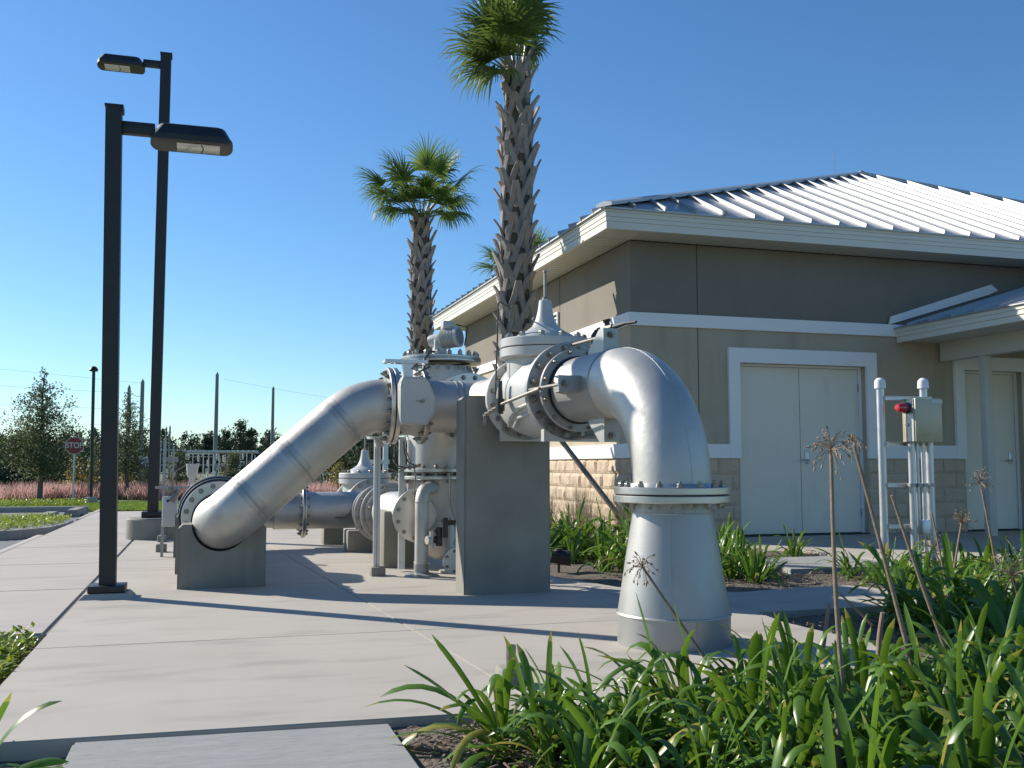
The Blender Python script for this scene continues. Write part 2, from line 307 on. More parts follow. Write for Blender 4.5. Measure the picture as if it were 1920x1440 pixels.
# ---------------- bolted parts ----------------
def hexmesh(name,r,h,sh):
    b=B(); b.lathe([(0,0),(r,0),(r,h*.85),(r*.9,h),(0,h)],(0,0,0),n=6); b.cyl((0,0,h*.9),(0,0,h+sh),r*.55,n=8)
    b.lathe([(0,0),(r*1.25,0),(r*1.25,h*.14),(0,h*.14)],(0,0,0),n=12)
    bmesh.ops.recalc_face_normals(b.m,faces=b.m.faces); me=bpy.data.meshes.new(name); b.m.to_mesh(me); b.m.free(); me.materials.append(M_bolt); return me
HB={}
def bolts(c,ax,R,n,parent,r=.017,h=.018,sh=.012,ph=0,skip=None,name='bolt'):
    key=(r,h,sh)
    if key not in HB: HB[key]=hexmesh('bolt',r,h,sh)
    ax=V(ax).normalized(); u=(V((0,0,1))-ax*ax.z) 
    u=V((0,1,0)) if u.length<.1 else u.normalized()
    v=ax.cross(u); q=ax.to_track_quat('Z','Y').to_matrix().to_4x4()
    for i in range(n):
        a=2*pi*(i+ph)/n; 
        if skip and skip(a%(2*pi)): continue
        p=V(c)+(u*cos(a)+v*sin(a))*R
        o=bpy.data.objects.new(name,HB[key]); COL.objects.link(o); par(o,parent)
        o.matrix_basis=M.Translation(p)@q@M.Rotation(random.uniform(0,1),4,'Z')
def flange(c,ax,R,ri,th,parent,m=None,name='flange',nb=16,bR=None,side=1,ph=0,br=.017,bh=.018,n=64,hub=None):
    """annular disc whose outer face (side of the bolts) is at c, thickness going along -ax"""
    ax=V(ax).normalized(); e=.004
    b=B(); pr=[(ri,0),(R-e,0),(R,-e),(R,-th+e),(R-e,-th),(ri,-th)]
    if hub: pr=[(ri,hub[1]),(hub[0],hub[1]),(hub[0]+.012,0),(R-e,0),(R,-e),(R,-th+e),(R-e,-th),(ri,-th)]
    b.lathe(pr,c,ax,n,closed=True); f=b.o(name,m or M_flange,parent)
    if nb: bolts(V(c)+ax*.001,ax,bR or R*.87,nb,f,r=br,h=bh,ph=ph)
    return f
def ring(c,ax,R,ri,th,parent,m,name,n=48):
    b=B(); b.lathe([(ri,0),(R,0),(R,th),(ri,th)],c,ax,n,closed=True); return b.o(name,m,parent)
PR=.203; ZA=1.375
Y3=V((0,0,1))
# ---- near run: riser, elbow, control valve ----
RX,RY=2.325,4.76
RD=V((-.069,1,0)).normalized(); RC=V((RX,RY,ZA)); RS=V((RD.y,-RD.x,0))   # along the run, sideways (+X)
def rp(s,side=0,up=0): return RC+RD*s+RS*side+V((0,0,up))
t=thing('reducer_riser',(RX,RY,0),'flared grey steel pipe base rising from the paving at front right','pipe riser')
b=B(); b.lathe([(.288,-.02),(.288,.145),(.290,.150),(.285,.158),(.208,.655),(.203,.68),(.203,.72)],(RX,RY,0),n=72); b.o('reducer_cone',M_steelb,t,ang=20)
for z,r_,h_ in ((.150,.2895,.004),(.662,.2085,.004)): 
    bb=B(); bb.tube([(RX+r_*cos(a*pi/36),RY+r_*sin(a*pi/36),z) for a in range(73)],h_,n=6,cap=False); bb.o('weld_bead',M_steel,t)
def seam(R0,z0,R1,z1,ang,parent):
    bb=B(); bb.tube([(RX+(R0+.001)*cos(ang),RY+(R0+.001)*sin(ang),z0),(RX+(R1+.001)*cos(ang),RY+(R1+.001)*sin(ang),z1)],.002,n=6); bb.o('seam_weld',M_steelb,parent)
seam(.286,.155,.209,.65,R_(-118),t); seam(.288,.0,.288,.145,R_(-93),t)
flange((RX,RY,.715),(0,0,-1),.300,.19,.036,t,nb=16,ph=.25)
ring((RX,RY,.7515),(0,0,1),.285,.19,.006,t,M_rubber,'gasket')
t=thing('pipe_elbow',(RX,RY,.758),'large bright stainless elbow turning back to the white control valve','pipe elbow')
flange((RX,RY,.794),(0,0,1),.300,.19,.036,t,nb=16,ph=.25,hub=(.222,.018))
rb=.575
pts=[V((RX,RY,.78))]+[V((RX,RY,ZA-rb))+V((0,0,0))+(RD*(1-cos(a))+Y3*sin(a))*rb for a in [i*pi/2/24 for i in range(25)]]
b=B(); b.tube(pts,PR,n=64,cap=False); b.o('bend',M_steel,t,ang=60)
b=B(); b.tube([p+(p-(RC+RD*rb-Y3*rb)).normalized()*(PR-.001) if i>0 else p+V((0,-PR+.001,0)) for i,p in enumerate(pts)],.003,n=6); b.o('seam_weld',M_steel,t)
b=B(); b.lathe([(PR,rb),(PR+.006,rb+.004),(PR+.006,rb+.012),(PR,rb+.02),(PR,1.17)],RC,RD,64); b.o('pipe_spool',M_steelb,t)
for s_ in (.90,):   # welded restraint lugs: top, left, bottom, right
    for k,(si,up) in enumerate(((0,1),(-1,0),(0,-1),(1,0))):
        d=RS*si+Y3*up; tdir=d.cross(RD); lb=B(); w2=.048
        s0,s1=.70,.90
        for sg in (-1,1):
            o=RC+tdir*(sg*w2)
            pts_=[o+RD*s0+d*(PR-.03),o+RD*(s0)+d*(PR+.045),o+RD*(s0+.03)+d*(PR+.125),o+RD*(s0+.045)+d*(PR+.125),o+RD*(s1+.0)+d*(PR-.03)]
            pts_=[o+RD*(s0-.0)+d*(PR-.03),o+RD*(s0)+d*(PR+.13),o+RD*(s0+.05)+d*(PR+.13),o+RD*(s1)+d*(PR+.01),o+RD*(s1)+d*(PR-.03)]
            lb.poly(pts_,ext=tdir*(-sg*.010))
        o=RC+RD*s0; hw=w2+.0
        q=[o+tdir*hw+d*(PR-.02),o+tdir*hw+d*(PR+.132),o-tdir*hw+d*(PR+.132),o-tdir*hw+d*(PR-.02)]
        lb.poly(q,ext=RD*(-.012))
        lg=lb.o('lug',M_steelb,t,smooth=False)
        bolts(RC+RD*(s0-.012)+d*(PR+.095),-RD,0,1,lg,r=.019,h=.02,sh=.02)
        rod=B(); rod.cyl(RC+RD*(s0-.01)+d*(PR+.095),RC+RD*1.27+d*(PR+.095),.010,n=10); rod.o('tie_rod',M_rod,t)
flange(rp(1.13),-RD,.262,.2,.030,t,M_dull,'coupling_flange',nb=12,bR=.245,ph=.5,br=.011,bh=.02)
ring(rp(1.135)-RD*.012,-RD,.214,.2,.01,t,M_rubber,'gasket')
b=B(); b.lathe([(.225,1.155),(.225,1.235)],RC,RD,48); b.o('coupling_sleeve',M_dull,t)
# control valve builder in a local frame so the far one can be a copy
def control_valve(label,detail=True):
    L=.87
    t=thing('control_valve',rp(1.23),label,'valve',None)
    def P(s,side=0,up=0): return rp(1.23+s,side,up)
    b=B(); prof=[(.2,0.04),(.235,.05),(.262,.16),(.285,.30),(.285,.55),(.262,.70),(.225,.80),(.21,.84)]
    b.lathe(prof,P(0),RD,56); b.o('valve_body',M_white,t,ang=40)
    b=B(); c=P(.45); b.lathe([(.262,0),(.262,.27)],c,(0,0,1),56); b.o('valve_neck',M_white,t)
    # diagonal cast ribs on the body flank
    b=B()
    b.tube([P(.08,-.225,-.06),P(.25,-.272,-.10),P(.45,-.25,-.15),P(.62,-.2,-.2)],.012,n=8); b.tube([P(.1,-.21,-.12),P(.3,-.255,-.16),P(.5,-.21,-.215)],.010,n=8); b.o('cast_rib',M_white,t)
    f1=flange(P(0),-RD,.315,.2,.048,t,M_dull,'near_flange',nb=16,bR=.278,ph=.5,br=.022,bh=.014)
    b=B(); b.box((-.2,-.048,-.32),(.2,0,-.14),mat=M.Translation(P(0)+RD*.048)@M.Rotation(atan2(-RD.x,RD.y),4,'Z')); b.o('foot',M_white,t,smooth=False)
    flange(P(.845)-RD*.045,-RD,.295,.2,.045,t,M_white,'far_flange',nb=16,bR=.258,ph=.5,br=.015,bh=.012)
    b=B(); b.box((-.185,0,-.30),(.185,.045,-.14),mat=M.Translation(P(.80))@M.Rotation(atan2(-RD.x,RD.y),4,'Z')); b.o('foot',M_white,t,smooth=False)
    ring(P(.846),RD,.29,.2,.008,t,M_rubber,'gasket')
    # bonnet
    bt=.265
    b=B(); b.lathe([(.24,bt-.03),(.3,bt-.02),(.31,bt-.01),(.31,bt+.045)],c,(0,0,1),64); b.o('body_top_flange',M_white,t)
    ring(c+V((0,0,bt+.046)),(0,0,1),.305,.2,.004,t,M_rubber,'gasket')
    b=B(); z0=bt+.051; b.lathe([(.2,z0),(.305,z0),(.31,z0+.005),(.31,z0+.055),(.304,z0+.062),(.215,z0+.062),(.21,z0+.07),(.19,z0+.095),(.13,z0+.125),(.09,z0+.155),(.066,z0+.205),(.052,z0+.26),(.045,z0+.31),(.042,z0+.335),(.036,z0+.34),(0,z0+.34)],c,(0,0,1),64)
    bn=b.o('bonnet',M_white,t,ang=40); bolts(c+V((0,0,z0+.063)),(0,0,1),.262,12,bn,r=.023,h=.03,sh=.006,ph=.2)
    b=B(); zt=z0+.34; b.cyl(c+V((0,0,zt)),c+V((0,0,zt+.02)),.022,n=10); b.cyl(c+V((0,0,zt+.02)),c+V((0,0,zt+.19)),.011,n=8); b.cyl(c+V((0,0,zt+.19)),c+V((0,0,zt+.205)),.015,n=8); b.o('position_indicator',M_rod,t)
    if detail:
        # cast figures on the neck: 12 over 5721-like raised marks
        cu=bpy.data.curves.new('cast','FONT')
        for txt,dz,sz in (('12',.035,.035),('0571',-.01,.032)):
            cu=bpy.data.curves.new('cast','FONT'); cu.body=txt; cu.size=sz; cu.extrude=.0015; cu.align_x='CENTER'
            ob=bpy.data.objects.new('tmp',cu); COL.objects.link(ob); bpy.context.view_layer.update(); me=bpy.data.meshes.new_from_object(ob.evaluated_get(bpy.context.evaluated_depsgraph_get())); bpy.data.objects.remove(ob)
            a=R_(-112); n_=V((cos(a),sin(a),0)); pos=c+n_*.2635+V((0,0,.13+dz)); rot=M.Rotation(a+pi/2,4,'Z')@M.Rotation(pi/2,4,'X')
            me.transform(M.Translation(pos)@rot); me.materials.append(M_dull); o=bpy.data.objects.new('cast_figures',me); COL.objects.link(o); par(o,t)
    return t
cv=control_valve('large light grey control valve with bolted bonnet on the tall concrete pedestal')
# small-bore pilot lines and fittings
def fit(name,segs,r,m,parent,n=8):
    b=B()
    for s_ in segs: b.tube(s_,r,n=n)
    return b.o(name,m,parent)
t=thing('pilot_tubing',rp(1.6,-.3,0),'thin black tube and small fittings on the left flank of the white valve','valve tubing')
a=rp(1.75,-.335,-.0)
fit('tube',[[a+V((0,0,.0)),a+V((.006,0,.2)),a+V((.014,0,.42)),a+V((.018,0,.62)),a+V((.03,.01,.64)),a+V((.14,.10,.61))]],.0055,M_black,t)
b=B(); p=rp(1.66,-.335,0); b.cyl(p+V((0,0,-.11)),p+V((0,0,-.03)),.032,n=10); b.cyl(p+V((0,0,-.03)),p+V((0,0,.03)),.02,.016,n=10); b.cyl(p+V((0,0,.03)),p+V((0,0,.09)),.015,n=10); b.cyl(p+V((0,0,-.13)),p+V((0,0,-.11)),.022,n=6); b.o('pilot_regulator',M_black,t)
p=p+V((0,0,-.07)); b=B(); b.tube([p,rp(1.40,-.34,-.05),rp(1.0,-.325,-.01)],.011,n=8); b.o('rod',M_rod,t)
b=B(); b.tube([p,rp(1.85,-.33,-.10),rp(2.0,-.33,-.13),rp(2.06,-.30,-.10)],.008,n=8); b.tube([rp(1.98,-.33,-.13),rp(1.98,-.33,-.19)],.011,n=8)
for k in range(4): q=rp(1.80+.07*k,-.33,-.095-.012*k); b.cyl(q-RD*.012,q+RD*.012,.015,n=6)
b.o('brass_fittings',M_rod,t)
t=thing('bonnet_fittings',rp(1.3,.2,.4),'black pipe elbow and needle valve behind the valve bonnet','pipe fitting')
p=rp(1.42,.24,.33); b=B(); b.tube([p,p+V((0,0,.06)),p+V((.02,0,.085)),p+V((.05,-.03,.09)),p+V((.11,-.28,.11)),p+V((.12,-.42,.10))],[.018,.018,.02,.018,.011,.009],n=10)
b.cyl(p+V((.03,-.02,.09)),p+V((.08,-.14,.098)),.026,n=8); b.cyl(p+V((.09,-.03,.09)),p+V((.085,-.03,.15)),.020,n=8); b.cyl(p+V((.085,-.03,.15)),p+V((.08,-.03,.17)),.028,n=8); b.o('needle_valve',M_black,t)
b=B(); 
for q in (rp(1.76,-.05,.34),rp(1.66,.02,.34)): b.tube([q,q+V((0,0,.05)),q+V((.015,0,.07)),q+V((.01,0,.12))],.006,n=6)
b.o('petcock',M_rod,t)
# ---- saddles and pedestals ----
def saddle(name,x0,x1,y0,y1,zt,cx,cz,r,label,cat='concrete support',group=None,ch=.03):
    t=thing(name,((x0+x1)/2,(y0+y1)/2,0),label,cat,group); pts=[(x0,-.02),(x0,zt-ch),(x0+ch,zt)]
    a0=math.asin(max(-1,min(1,(zt-cz)/r))); n=20; A0=pi-a0; A1=2*pi+a0
    for i in range(n+1):
        a=A0+(A1-A0)*i/n; pts.append((cx+r*cos(a),cz+r*sin(a)))
    pts+=[(x1-ch,zt),(x1,zt-ch),(x1,-.02)]
    b=B(); b.poly([(x,y0,z) for x,z in pts],ext=(0,y1-y0,0)); bmesh.ops.recalc_face_normals(b.m,faces=b.m.faces)
    es=[e for e in b.m.edges if (e.verts[0].co-e.verts[1].co).length>.2 and abs(e.verts[0].co.y-e.verts[1].co.y)<1e-4]
    bmesh.ops.bevel(b.m,geom=es,offset=.012,segments=2,affect='EDGES'); b.o('concrete_block',M_block,t)
    return t
px=rp(2.3).x
t=saddle('pipe_pedestal',1.765,2.405,6.90,7.16,1.40,px,ZA,.25,'tall grey concrete pedestal with stains under the white control valve','concrete pedestal')
b=B()
for x,z in ((2.22,.16),(1.93,.16),(2.22,.78),(1.93,.78)): b.lathe([(0,-.001),(.018,-.001),(.02,-.003),(.022,0)],(x,6.90,z),(0,-1,0),16)
b.o('form_tie_mark',M_dull,t)
t=saddle('pipe_saddle',-.162,.468,7.83,8.12,.47,.137,.475,.206,'low concrete saddle cradling the bottom bend of the sloping pipe','concrete saddle','concrete pipe saddles at left')
t=saddle('pipe_saddle',-.205,.42,8.93,9.2,.50,.12,.475,.215,'concrete saddle directly behind the front saddle, its top just showing','concrete saddle','concrete pipe saddles at left')
t=saddle('pipe_saddle',-.262,.38,10.6,10.85,.44,.12,.475,.215,'farthest concrete saddle of the left row, only its left edge showing','concrete saddle','concrete pipe saddles at left')
# ---- sloping pipe run ----
AX,AZ=.135,.475; SY=7.70; ZT=ZA-.01; ang=R_(41.5); xi=AX+(ZT-AZ)/tan(ang)
sl=V((cos(ang),0,sin(ang)))
t=thing('sloping_pipe',(AX,SY,AZ),'stainless pipe sloping down left from the butterfly valve to the front saddle','pipe')
rb=.50; tl=rb*tan(ang/2); top=V((xi,SY,ZT)); c1=top-sl*tl
low=V((AX,SY,AZ)); rl=.28; c0=low+sl*rl
pts=[]
cc=c0+V((0,rl,0))  # centre of low bend
for i in range(17): 
    a=i*pi/2/16; pts.append(cc-sl*rl*sin(a)+V((0,-rl*cos(a),0)))
pts=[low+V((0,rl+.15,0))]+pts[::-1]
b=B(); b.tube(pts,PR,n=56,cap=False); b.o('lower_bend',M_steel,t,ang=60)
b=B(); b.tube([c0,c1],PR,n=56,cap=False); b.o('straight_pipe',M_steel,t,ang=60)
nrm=V((sin(ang),0,-cos(ang))); cb=c1+nrm*rb; pts=[]
for i in range(17):
    a=ang*i/16; pts.append(cb+(-nrm*cos(a)+sl*sin(a))*rb)
b=B(); b.tube(pts,PR,n=56,cap=False); b.o('upper_bend',M_steel,t,ang=60)
end=pts[-1]; FX=1.335
b=B(); b.tube([end,V((FX,SY,ZT))],PR,n=56,cap=False); b.o('straight_pipe',M_steel,t)
for p,d in ((c0,sl),(c0+sl*.42,sl),(c1,sl)):
    for q0,q1 in ((-.045,-.006),(.006,.05)):
        bb=B(); bb.lathe([(PR-.002,q0),(PR+.0008,q0+.003),(PR+.0008,q1-.003),(PR-.002,q1)],p,d,56,closed=True); bb.o('heat_band',M_tint,t)
    bb=B(); bb.lathe([(PR-.002,-.008),(PR+.004,-.004),(PR+.004,.004),(PR-.002,.008)],p,d,56,closed=True); bb.o('weld_bead',M_steelb,t)
flange((FX,SY,ZT),(-1,0,0),.296,.2,.034,t,nb=16,ph=.5)
ring((FX+.035,SY,ZT),(1,0,0),.285,.2,.006,t,M_rubber,'gasket')
# ---- butterfly valve ----
BX0,BX1=FX+.042,FX+.30
t=thing('butterfly_valve',((BX0+BX1)/2,SY,ZT),'butterfly valve with pale grey gearbox housing between bolted flanges','valve')
flange((BX0+.038,SY,ZT),(1,0,0),.296,.19,.038,t,nb=16,ph=.5,br=.014)
flange((BX1-.038,SY,ZT),(-1,0,0),.296,.19,.038,t,nb=16,ph=.5,br=.014)
b=B(); b.lathe([(.235,BX0+.03),(.225,(BX0+BX1)/2),(.235,BX1-.03)],(0,SY,ZT),(1,0,0),48); b.o('valve_body',M_white,t)
b=B(); y0=SY-.46; y1=SY-.30; xa,xb=BX0-.005,BX0+.255; zb,ztp=ZT-.16,ZT+.19
pts=[(xa,zb+.02),(xa,ztp-.05),(xa+.02,ztp),(xb-.08,ztp),(xb-.05,ztp-.03),(xb-.02,ztp-.10),(xb,ztp-.16),(xb,zb+.09),(xb-.06,zb),(xa+.01,zb)]
b.poly([(x,y0,z) for x,z in pts],ext=(0,.14,0)); bmesh.ops.recalc_face_normals(b.m,faces=b.m.faces); bmesh.ops.bevel(b.m,geom=[e for e in b.m.edges if abs(e.verts[0].co.y-y0)<1e-4 and abs(e.verts[1].co.y-y0)<1e-4],offset=.015,segments=3,affect='EDGES')
gb=b.o('gearbox_housing',M_white,t); b=B(); b.cyl(((xa+xb)/2,SY-.35,ZT),((xa+xb)/2,SY-.2,ZT),.07,n=20); b.o('stem_neck',M_white,t)
b=B(); pc=V(((xa+xb)/2+.03,y0-.001,ZT+.01)); b.cyl(pc,pc+V((0,-.014,0)),.014,n=12); b.box(pc+V((-.05,-.010,-.003)),pc+V((0,-.006,.003))); b.o('position_pointer',M_rod,gb)
b=B(); b.box((xa+.02,y0+.02,ztp-.005),(xa+.09,y0+.09,ztp+.1)); b.box((xa-.12,y0+.0,ztp+.1),(xa+.2,y0+.12,ztp+.125)); b.o('actuator_bracket',M_galv,t)
b=B(); b.tube([(xa+.15,y0+.05,ztp+.12),(xa+.08,y0+.02,ztp+.06),(xa+.14,y0+.0,ztp+.04),(xa+.22,y0+.02,ztp+.08)],.006,n=6); b.o('cable',M_black,t)
# ---- tee pipe toward the control valve ----
TX=rp(2.95).x; TY=SY
t=thing('tee_pipe',(TX,SY,ZT),'stainless tee pipe running behind the tall pedestal from the butterfly valve','pipe')
b=B(); b.tube([(BX1+.0,SY,ZT),(TX,SY,ZT)],PR,n=56,cap=False); b.o('branch_pipe',M_steel,t)
b=B(); b.tube([rp(2.085),rp(3.35)],PR,n=56,cap=False); b.o('run_pipe',M_steel,t)
b=B(); b.lathe([(PR+.02,2.0+.09),(PR+.01,2.2),(PR+.002,2.3)],RC,RD,48); b.o('pipe_collar',M_white,t)
for x in (BX1+.24,BX1+.285): ring((x,SY,ZT),(1,0,0),PR+.004,PR-.002,.01,t,M_steelb,'weld_bead')
flange((BX1,SY,ZT),(1,0,0),.296,.2,.034,t,nb=16,ph=.5,br=.014)
flange(rp(3.30),-RD,.30,.2,.04,t,nb=16,ph=.5)
# ---- strainer vessel ----
VX,VY=1.985,8.62
t=thing('strainer_vessel',(VX,VY,0),'tall stainless strainer vessel with bolted lid and conical bottom behind the pedestal','strainer')
b=B(); b.lathe([(.28,.86),(.28,1.70),(.275,1.76)],(VX,VY,0),n=64); b.o('vessel_shell',M_steel,t)
flange((VX,VY,1.80),(0,0,-1),.355,.26,.04,t,nb=0,name='lid_flange')
ring((VX,VY,1.8005),(0,0,1),.34,.2,.007,t,M_rubber,'gasket')
b=B(); b.lathe([(0,1.85),(.35,1.85),(.355,1.845),(.355,1.812),(.35,1.808),(0,1.808)],(VX,VY,0),n=64); lid=b.o('lid',M_flange,t)
bolts((VX,VY,1.851),(0,0,1),.318,20,lid,r=.021,h=.034,sh=.014); bolts((VX,VY,1.759),(0,0,-1),.318,20,lid,r=.018,h=.022,sh=.015)
b=B(); b.lathe([(.20,0),(.20,-.32)],(VX,VY,ZA),V((RD.x,RD.y,0)),48); b.o('inlet_nozzle',M_steel,t)
b=B(); b.tube([(VX,VY,ZA),rp(3.36)],.204,n=48,cap=False); b.o('inlet_nozzle',M_steel,t)
flange((VX,VY,.878),(0,0,1),.335,.25,.03,t,nb=18,bR=.305,br=.017,bh=.024); flange((VX,VY,.785),(0,0,-1),.335,.25,.03,t,nb=18,bR=.305,br=.017,bh=.02)
ring((VX,VY,.816),(0,0,1),.268,.25,.030,t,M_bolt,'spacer_ring'); sr=ring((VX,VY,.826),(0,0,1),.272,.25,.008,t,M_rubber,'gasket'); bolts((VX,VY,.816),(0,0,1),.305,18,sr,r=.015,h=.03,sh=.0)
b=B(); b.lathe([(.27,.79),(.265,.72),(.24,.60),(.21,.42),(.17,.25),(.12,.14),(.06,.10),(0,.09)],(VX,VY,0),n=48); b.o('conical_bottom',M_steel,t)
b=B(); b.tube([(VX+.05,VY-.2,.2),(VX+.05,VY-.2,-.01)],.045,n=16); b.lathe([(0,.02),(.1,.02),(.1,0)],(VX+.05,VY-.2,0),n=24); b.o('vessel_leg',M_steel,t)
b=B(); b.lathe([(0,0),(.23,0),(.233,.004),(.233,.03),(0,.03)],(1.77,8.42,.485),(0,1,0),48); fl=b.o('blind_flange',M_flange,t); bolts((1.77,8.418,.485),(0,-1,0),.195,12,fl,r=.014,h=.013,ph=.5)
b=B(); b.cyl((1.77,8.45,.485),(1.9,8.62,.46),.15,n=32); b.o('hand_hole_neck',M_steel,t)
# gear motor on the lid
t=thing('gear_motor',(VX+.03,VY-.15,1.86),'small ribbed grey gear motor with grille end on top of the strainer lid','gear motor')
ma=V((.75,-.62,.10)).normalized(); mc=V((VX-.03,VY-.10,2.0))
b=B(); b.lathe([(0,-.10),(.05,-.10),(.055,-.08),(.055,0),(.078,.01),(.078,.03)],mc,ma,24); b.box(mc+V((-.06,-.05,-.14)),mc+V((.05,.05,-.0)),bev=.01); b.o('gearbox',M_white,t)
b=B(); pr=[(.07,.02)]
for k in range(9): pr+=[(.088,.03+k*.014),(.088,.037+k*.014),(.078,.038+k*.014),(.078,.043+k*.014)]
pr+=[(.092,.16),(.092,.185),(.085,.19),(.0,.19)]
b.lathe(pr,mc,ma,32); mo=b.o('motor_body',M_white,t)
b=B(); b.lathe([(0,.1905),(.07,.1905),(.07,.1925),(0,.1925)],mc,ma,24); b.o('grille',M_dull,mo)
b=B()
u=ma.orthogonal().normalized(); v_=ma.cross(u)
for rr in (.02,.036,.052,.066):
    k=int(rr*300)
    for i in range(k): 
        a=2*pi*i/k; p=mc+ma*.1926+(u*cos(a)+v_*sin(a))*rr; b.cyl(p,p+ma*.001,.0045,n=6)
b.o('grille_holes',M_louv,mo)
b=B(); b.box(mc+ma*.07+V((-.05,-.05,.08)),mc+ma*.07+V((.05,.05,.15)),bev=.008); b.o('terminal_box',M_white,t)
b=B(); b.tube([mc+V((-.02,-.05,-.12)),mc+V((-.12,-.14,-.12)),mc+V((-.2,-.3,-.2)),mc+V((-.24,-.4,-.38)),mc+V((-.25,-.5,-.5))],.010,n=8); b.tube([mc+ma*.1+V((.05,.0,.12)),mc+ma*.2+V((.06,0,.08)),mc+ma*.22+V((.02,.02,-.08))],.006,n=8); b.o('cable',M_black,t)
# drain pipe standing in front of vessel
t=thing('drain_pipe',(1.735,8.2,0),'upright steel drain pipe with bent top and round base plate before the strainer','pipe')
b=B(); b.tube([(1.735,8.2,.0),(1.735,8.2,.60)]+[V((1.735,8.2,.60))+(V((.55,.83,0))*(1-cos(a))+Y3*sin(a))*.11 for a in (.3,.6,.9,1.2)]+[(1.86,8.36,.72)],.056,n=24); b.o('pipe',M_steel,t)
ring((1.735,8.2,.60),(0,0,1),.059,.054,.006,t,M_steelb,'weld_bead')
b=B(); b.lathe([(0,.03),(.07,.03),(.14,.012),(.15,0)],(1.735,8.2,0),n=24); b.lathe([(.056,0),(.062,.0),(.062,.07),(.056,.07)],(1.735,8.2,.03),n=24); b.o('base_plate',M_dull,t)
# small drain valve
t=thing('drain_valve',(2.0,8.05,0),'small flanged drain pipe and valve low between drain pipe and pedestal','valve')
b=B(); b.tube([(1.97,8.22,.42),(1.97,8.20,.2),(1.98,8.15,.13),(2.03,8.07,.1),(2.3,7.95,.1)],.05,n=20); b.o('pipe',M_steel,t)
b=B(); b.lathe([(0,-.02),(.105,-.02),(.105,.0),(0,0)],(1.97,8.02,.13),V((.3,-1,0)),28); fl=b.o('flange',M_flange,t); bolts(V((1.97,8.02,.13)),(.3,-1,0),.08,6,fl,r=.011,h=.012)
b=B(); b.cyl((1.86,8.1,.25),(1.86,8.1,.4),.028,n=14); b.cyl((1.79,8.08,.30),(1.83,8.1,.3),.03,n=14); b.box((1.90,8.02,.42),(2.05,8.06,.46)); b.cyl((1.9,8.05,.32),(1.9,8.05,.48),.02,n=10); b.o('solenoid_fittings',M_black,t)
b=B(); b.cyl((1.78,8.08,.30),(1.75,8.07,.3),.035,n=14); b.cyl((1.79,8.07,.24),(1.79,8.07,.37),.018,n=10); b.o('gauge',M_steel,t)
b=B(); b.tube([(1.93,8.05,.48),(2.02,8.02,.35),(2.06,8.0,.2),(2.2,7.95,.12)],.006,n=6); b.tube([(1.95,8.12,.82),(1.95,8.1,.6),(2.0,8.05,.4),(1.97,8.05,.26)],.004,n=6); b.o('cable',M_rod,t)
# conduit stand beside the vessel (pale vertical channels + small tubing)
t=thing('instrument_stand',(1.60,8.2,0),'pale vertical channel with looping small tubing left of the strainer','stand')
b=B(); b.box((1.62,8.60,.02),(1.675,8.64,1.15)); b.box((1.70,8.62,.3),(1.74,8.66,1.15)); b.o('channel',M_galv,t)
b=B(); b.tube([(1.50,8.2,1.1),(1.50,8.2,.93),(1.54,8.2,.88),(1.62,8.25,.89),(1.66,8.3,.93),(1.60,8.25,1.05)],.006,n=6); b.tube([(1.45,8.2,.88),(1.55,8.25,.85),(1.66,8.3,.90)],.005,n=6); b.tube([(1.68,8.3,.92),(1.70,8.3,.82),(1.69,8.3,.62)],.007,n=6); b.o('tubing',M_rod,t)
t=thing('valve_tubing',(1.50,8.0,.95),'looping thin cables hanging below the butterfly valve','cables')
b=B(); b.tube([(1.42,7.9,1.10),(1.44,7.95,.98),(1.50,8.0,.90),(1.60,8.05,.88),(1.72,8.2,.91)],.006,n=6); b.tube([(1.52,7.9,1.10),(1.54,7.95,1.0),(1.58,8.0,.93),(1.66,8.1,.90)],.005,n=6); b.o('cable',M_black,t)
b=B()
for p_ in ((1.60,8.04,.885),(1.66,8.1,.90),(1.70,8.16,.905)): b.cyl(V(p_)-V((.012,0,0)),V(p_)+V((.012,0,0)),.014,n=6)
b.o('tube_fitting',M_rod,t)
# pipe stand (strut post)
t=thing('pipe_stand',(1.40,8.36,0),'slender galvanised strut on a small concrete foot under the butterfly valve','pipe stand')
b=B(); b.box((1.335,8.28,-.01),(1.455,8.42,.075),bev=.012); b.o('concrete_foot',M_block,t)
b=B()
for x in (1.372,1.402): b.box((x-.012,8.33,.07),(x+.010,8.37,1.12))
b.box((1.366,8.345,.07),(1.406,8.352,1.12)); b.o('strut_post',M_galv,t)
b=B(); b.cyl((1.385,8.2,1.12),(1.385,8.2,1.14),.11,n=24); b.cyl((1.385,8.25,1.06),(1.385,8.25,1.12),.04,n=12); b.o('top_plate',M_white,t)
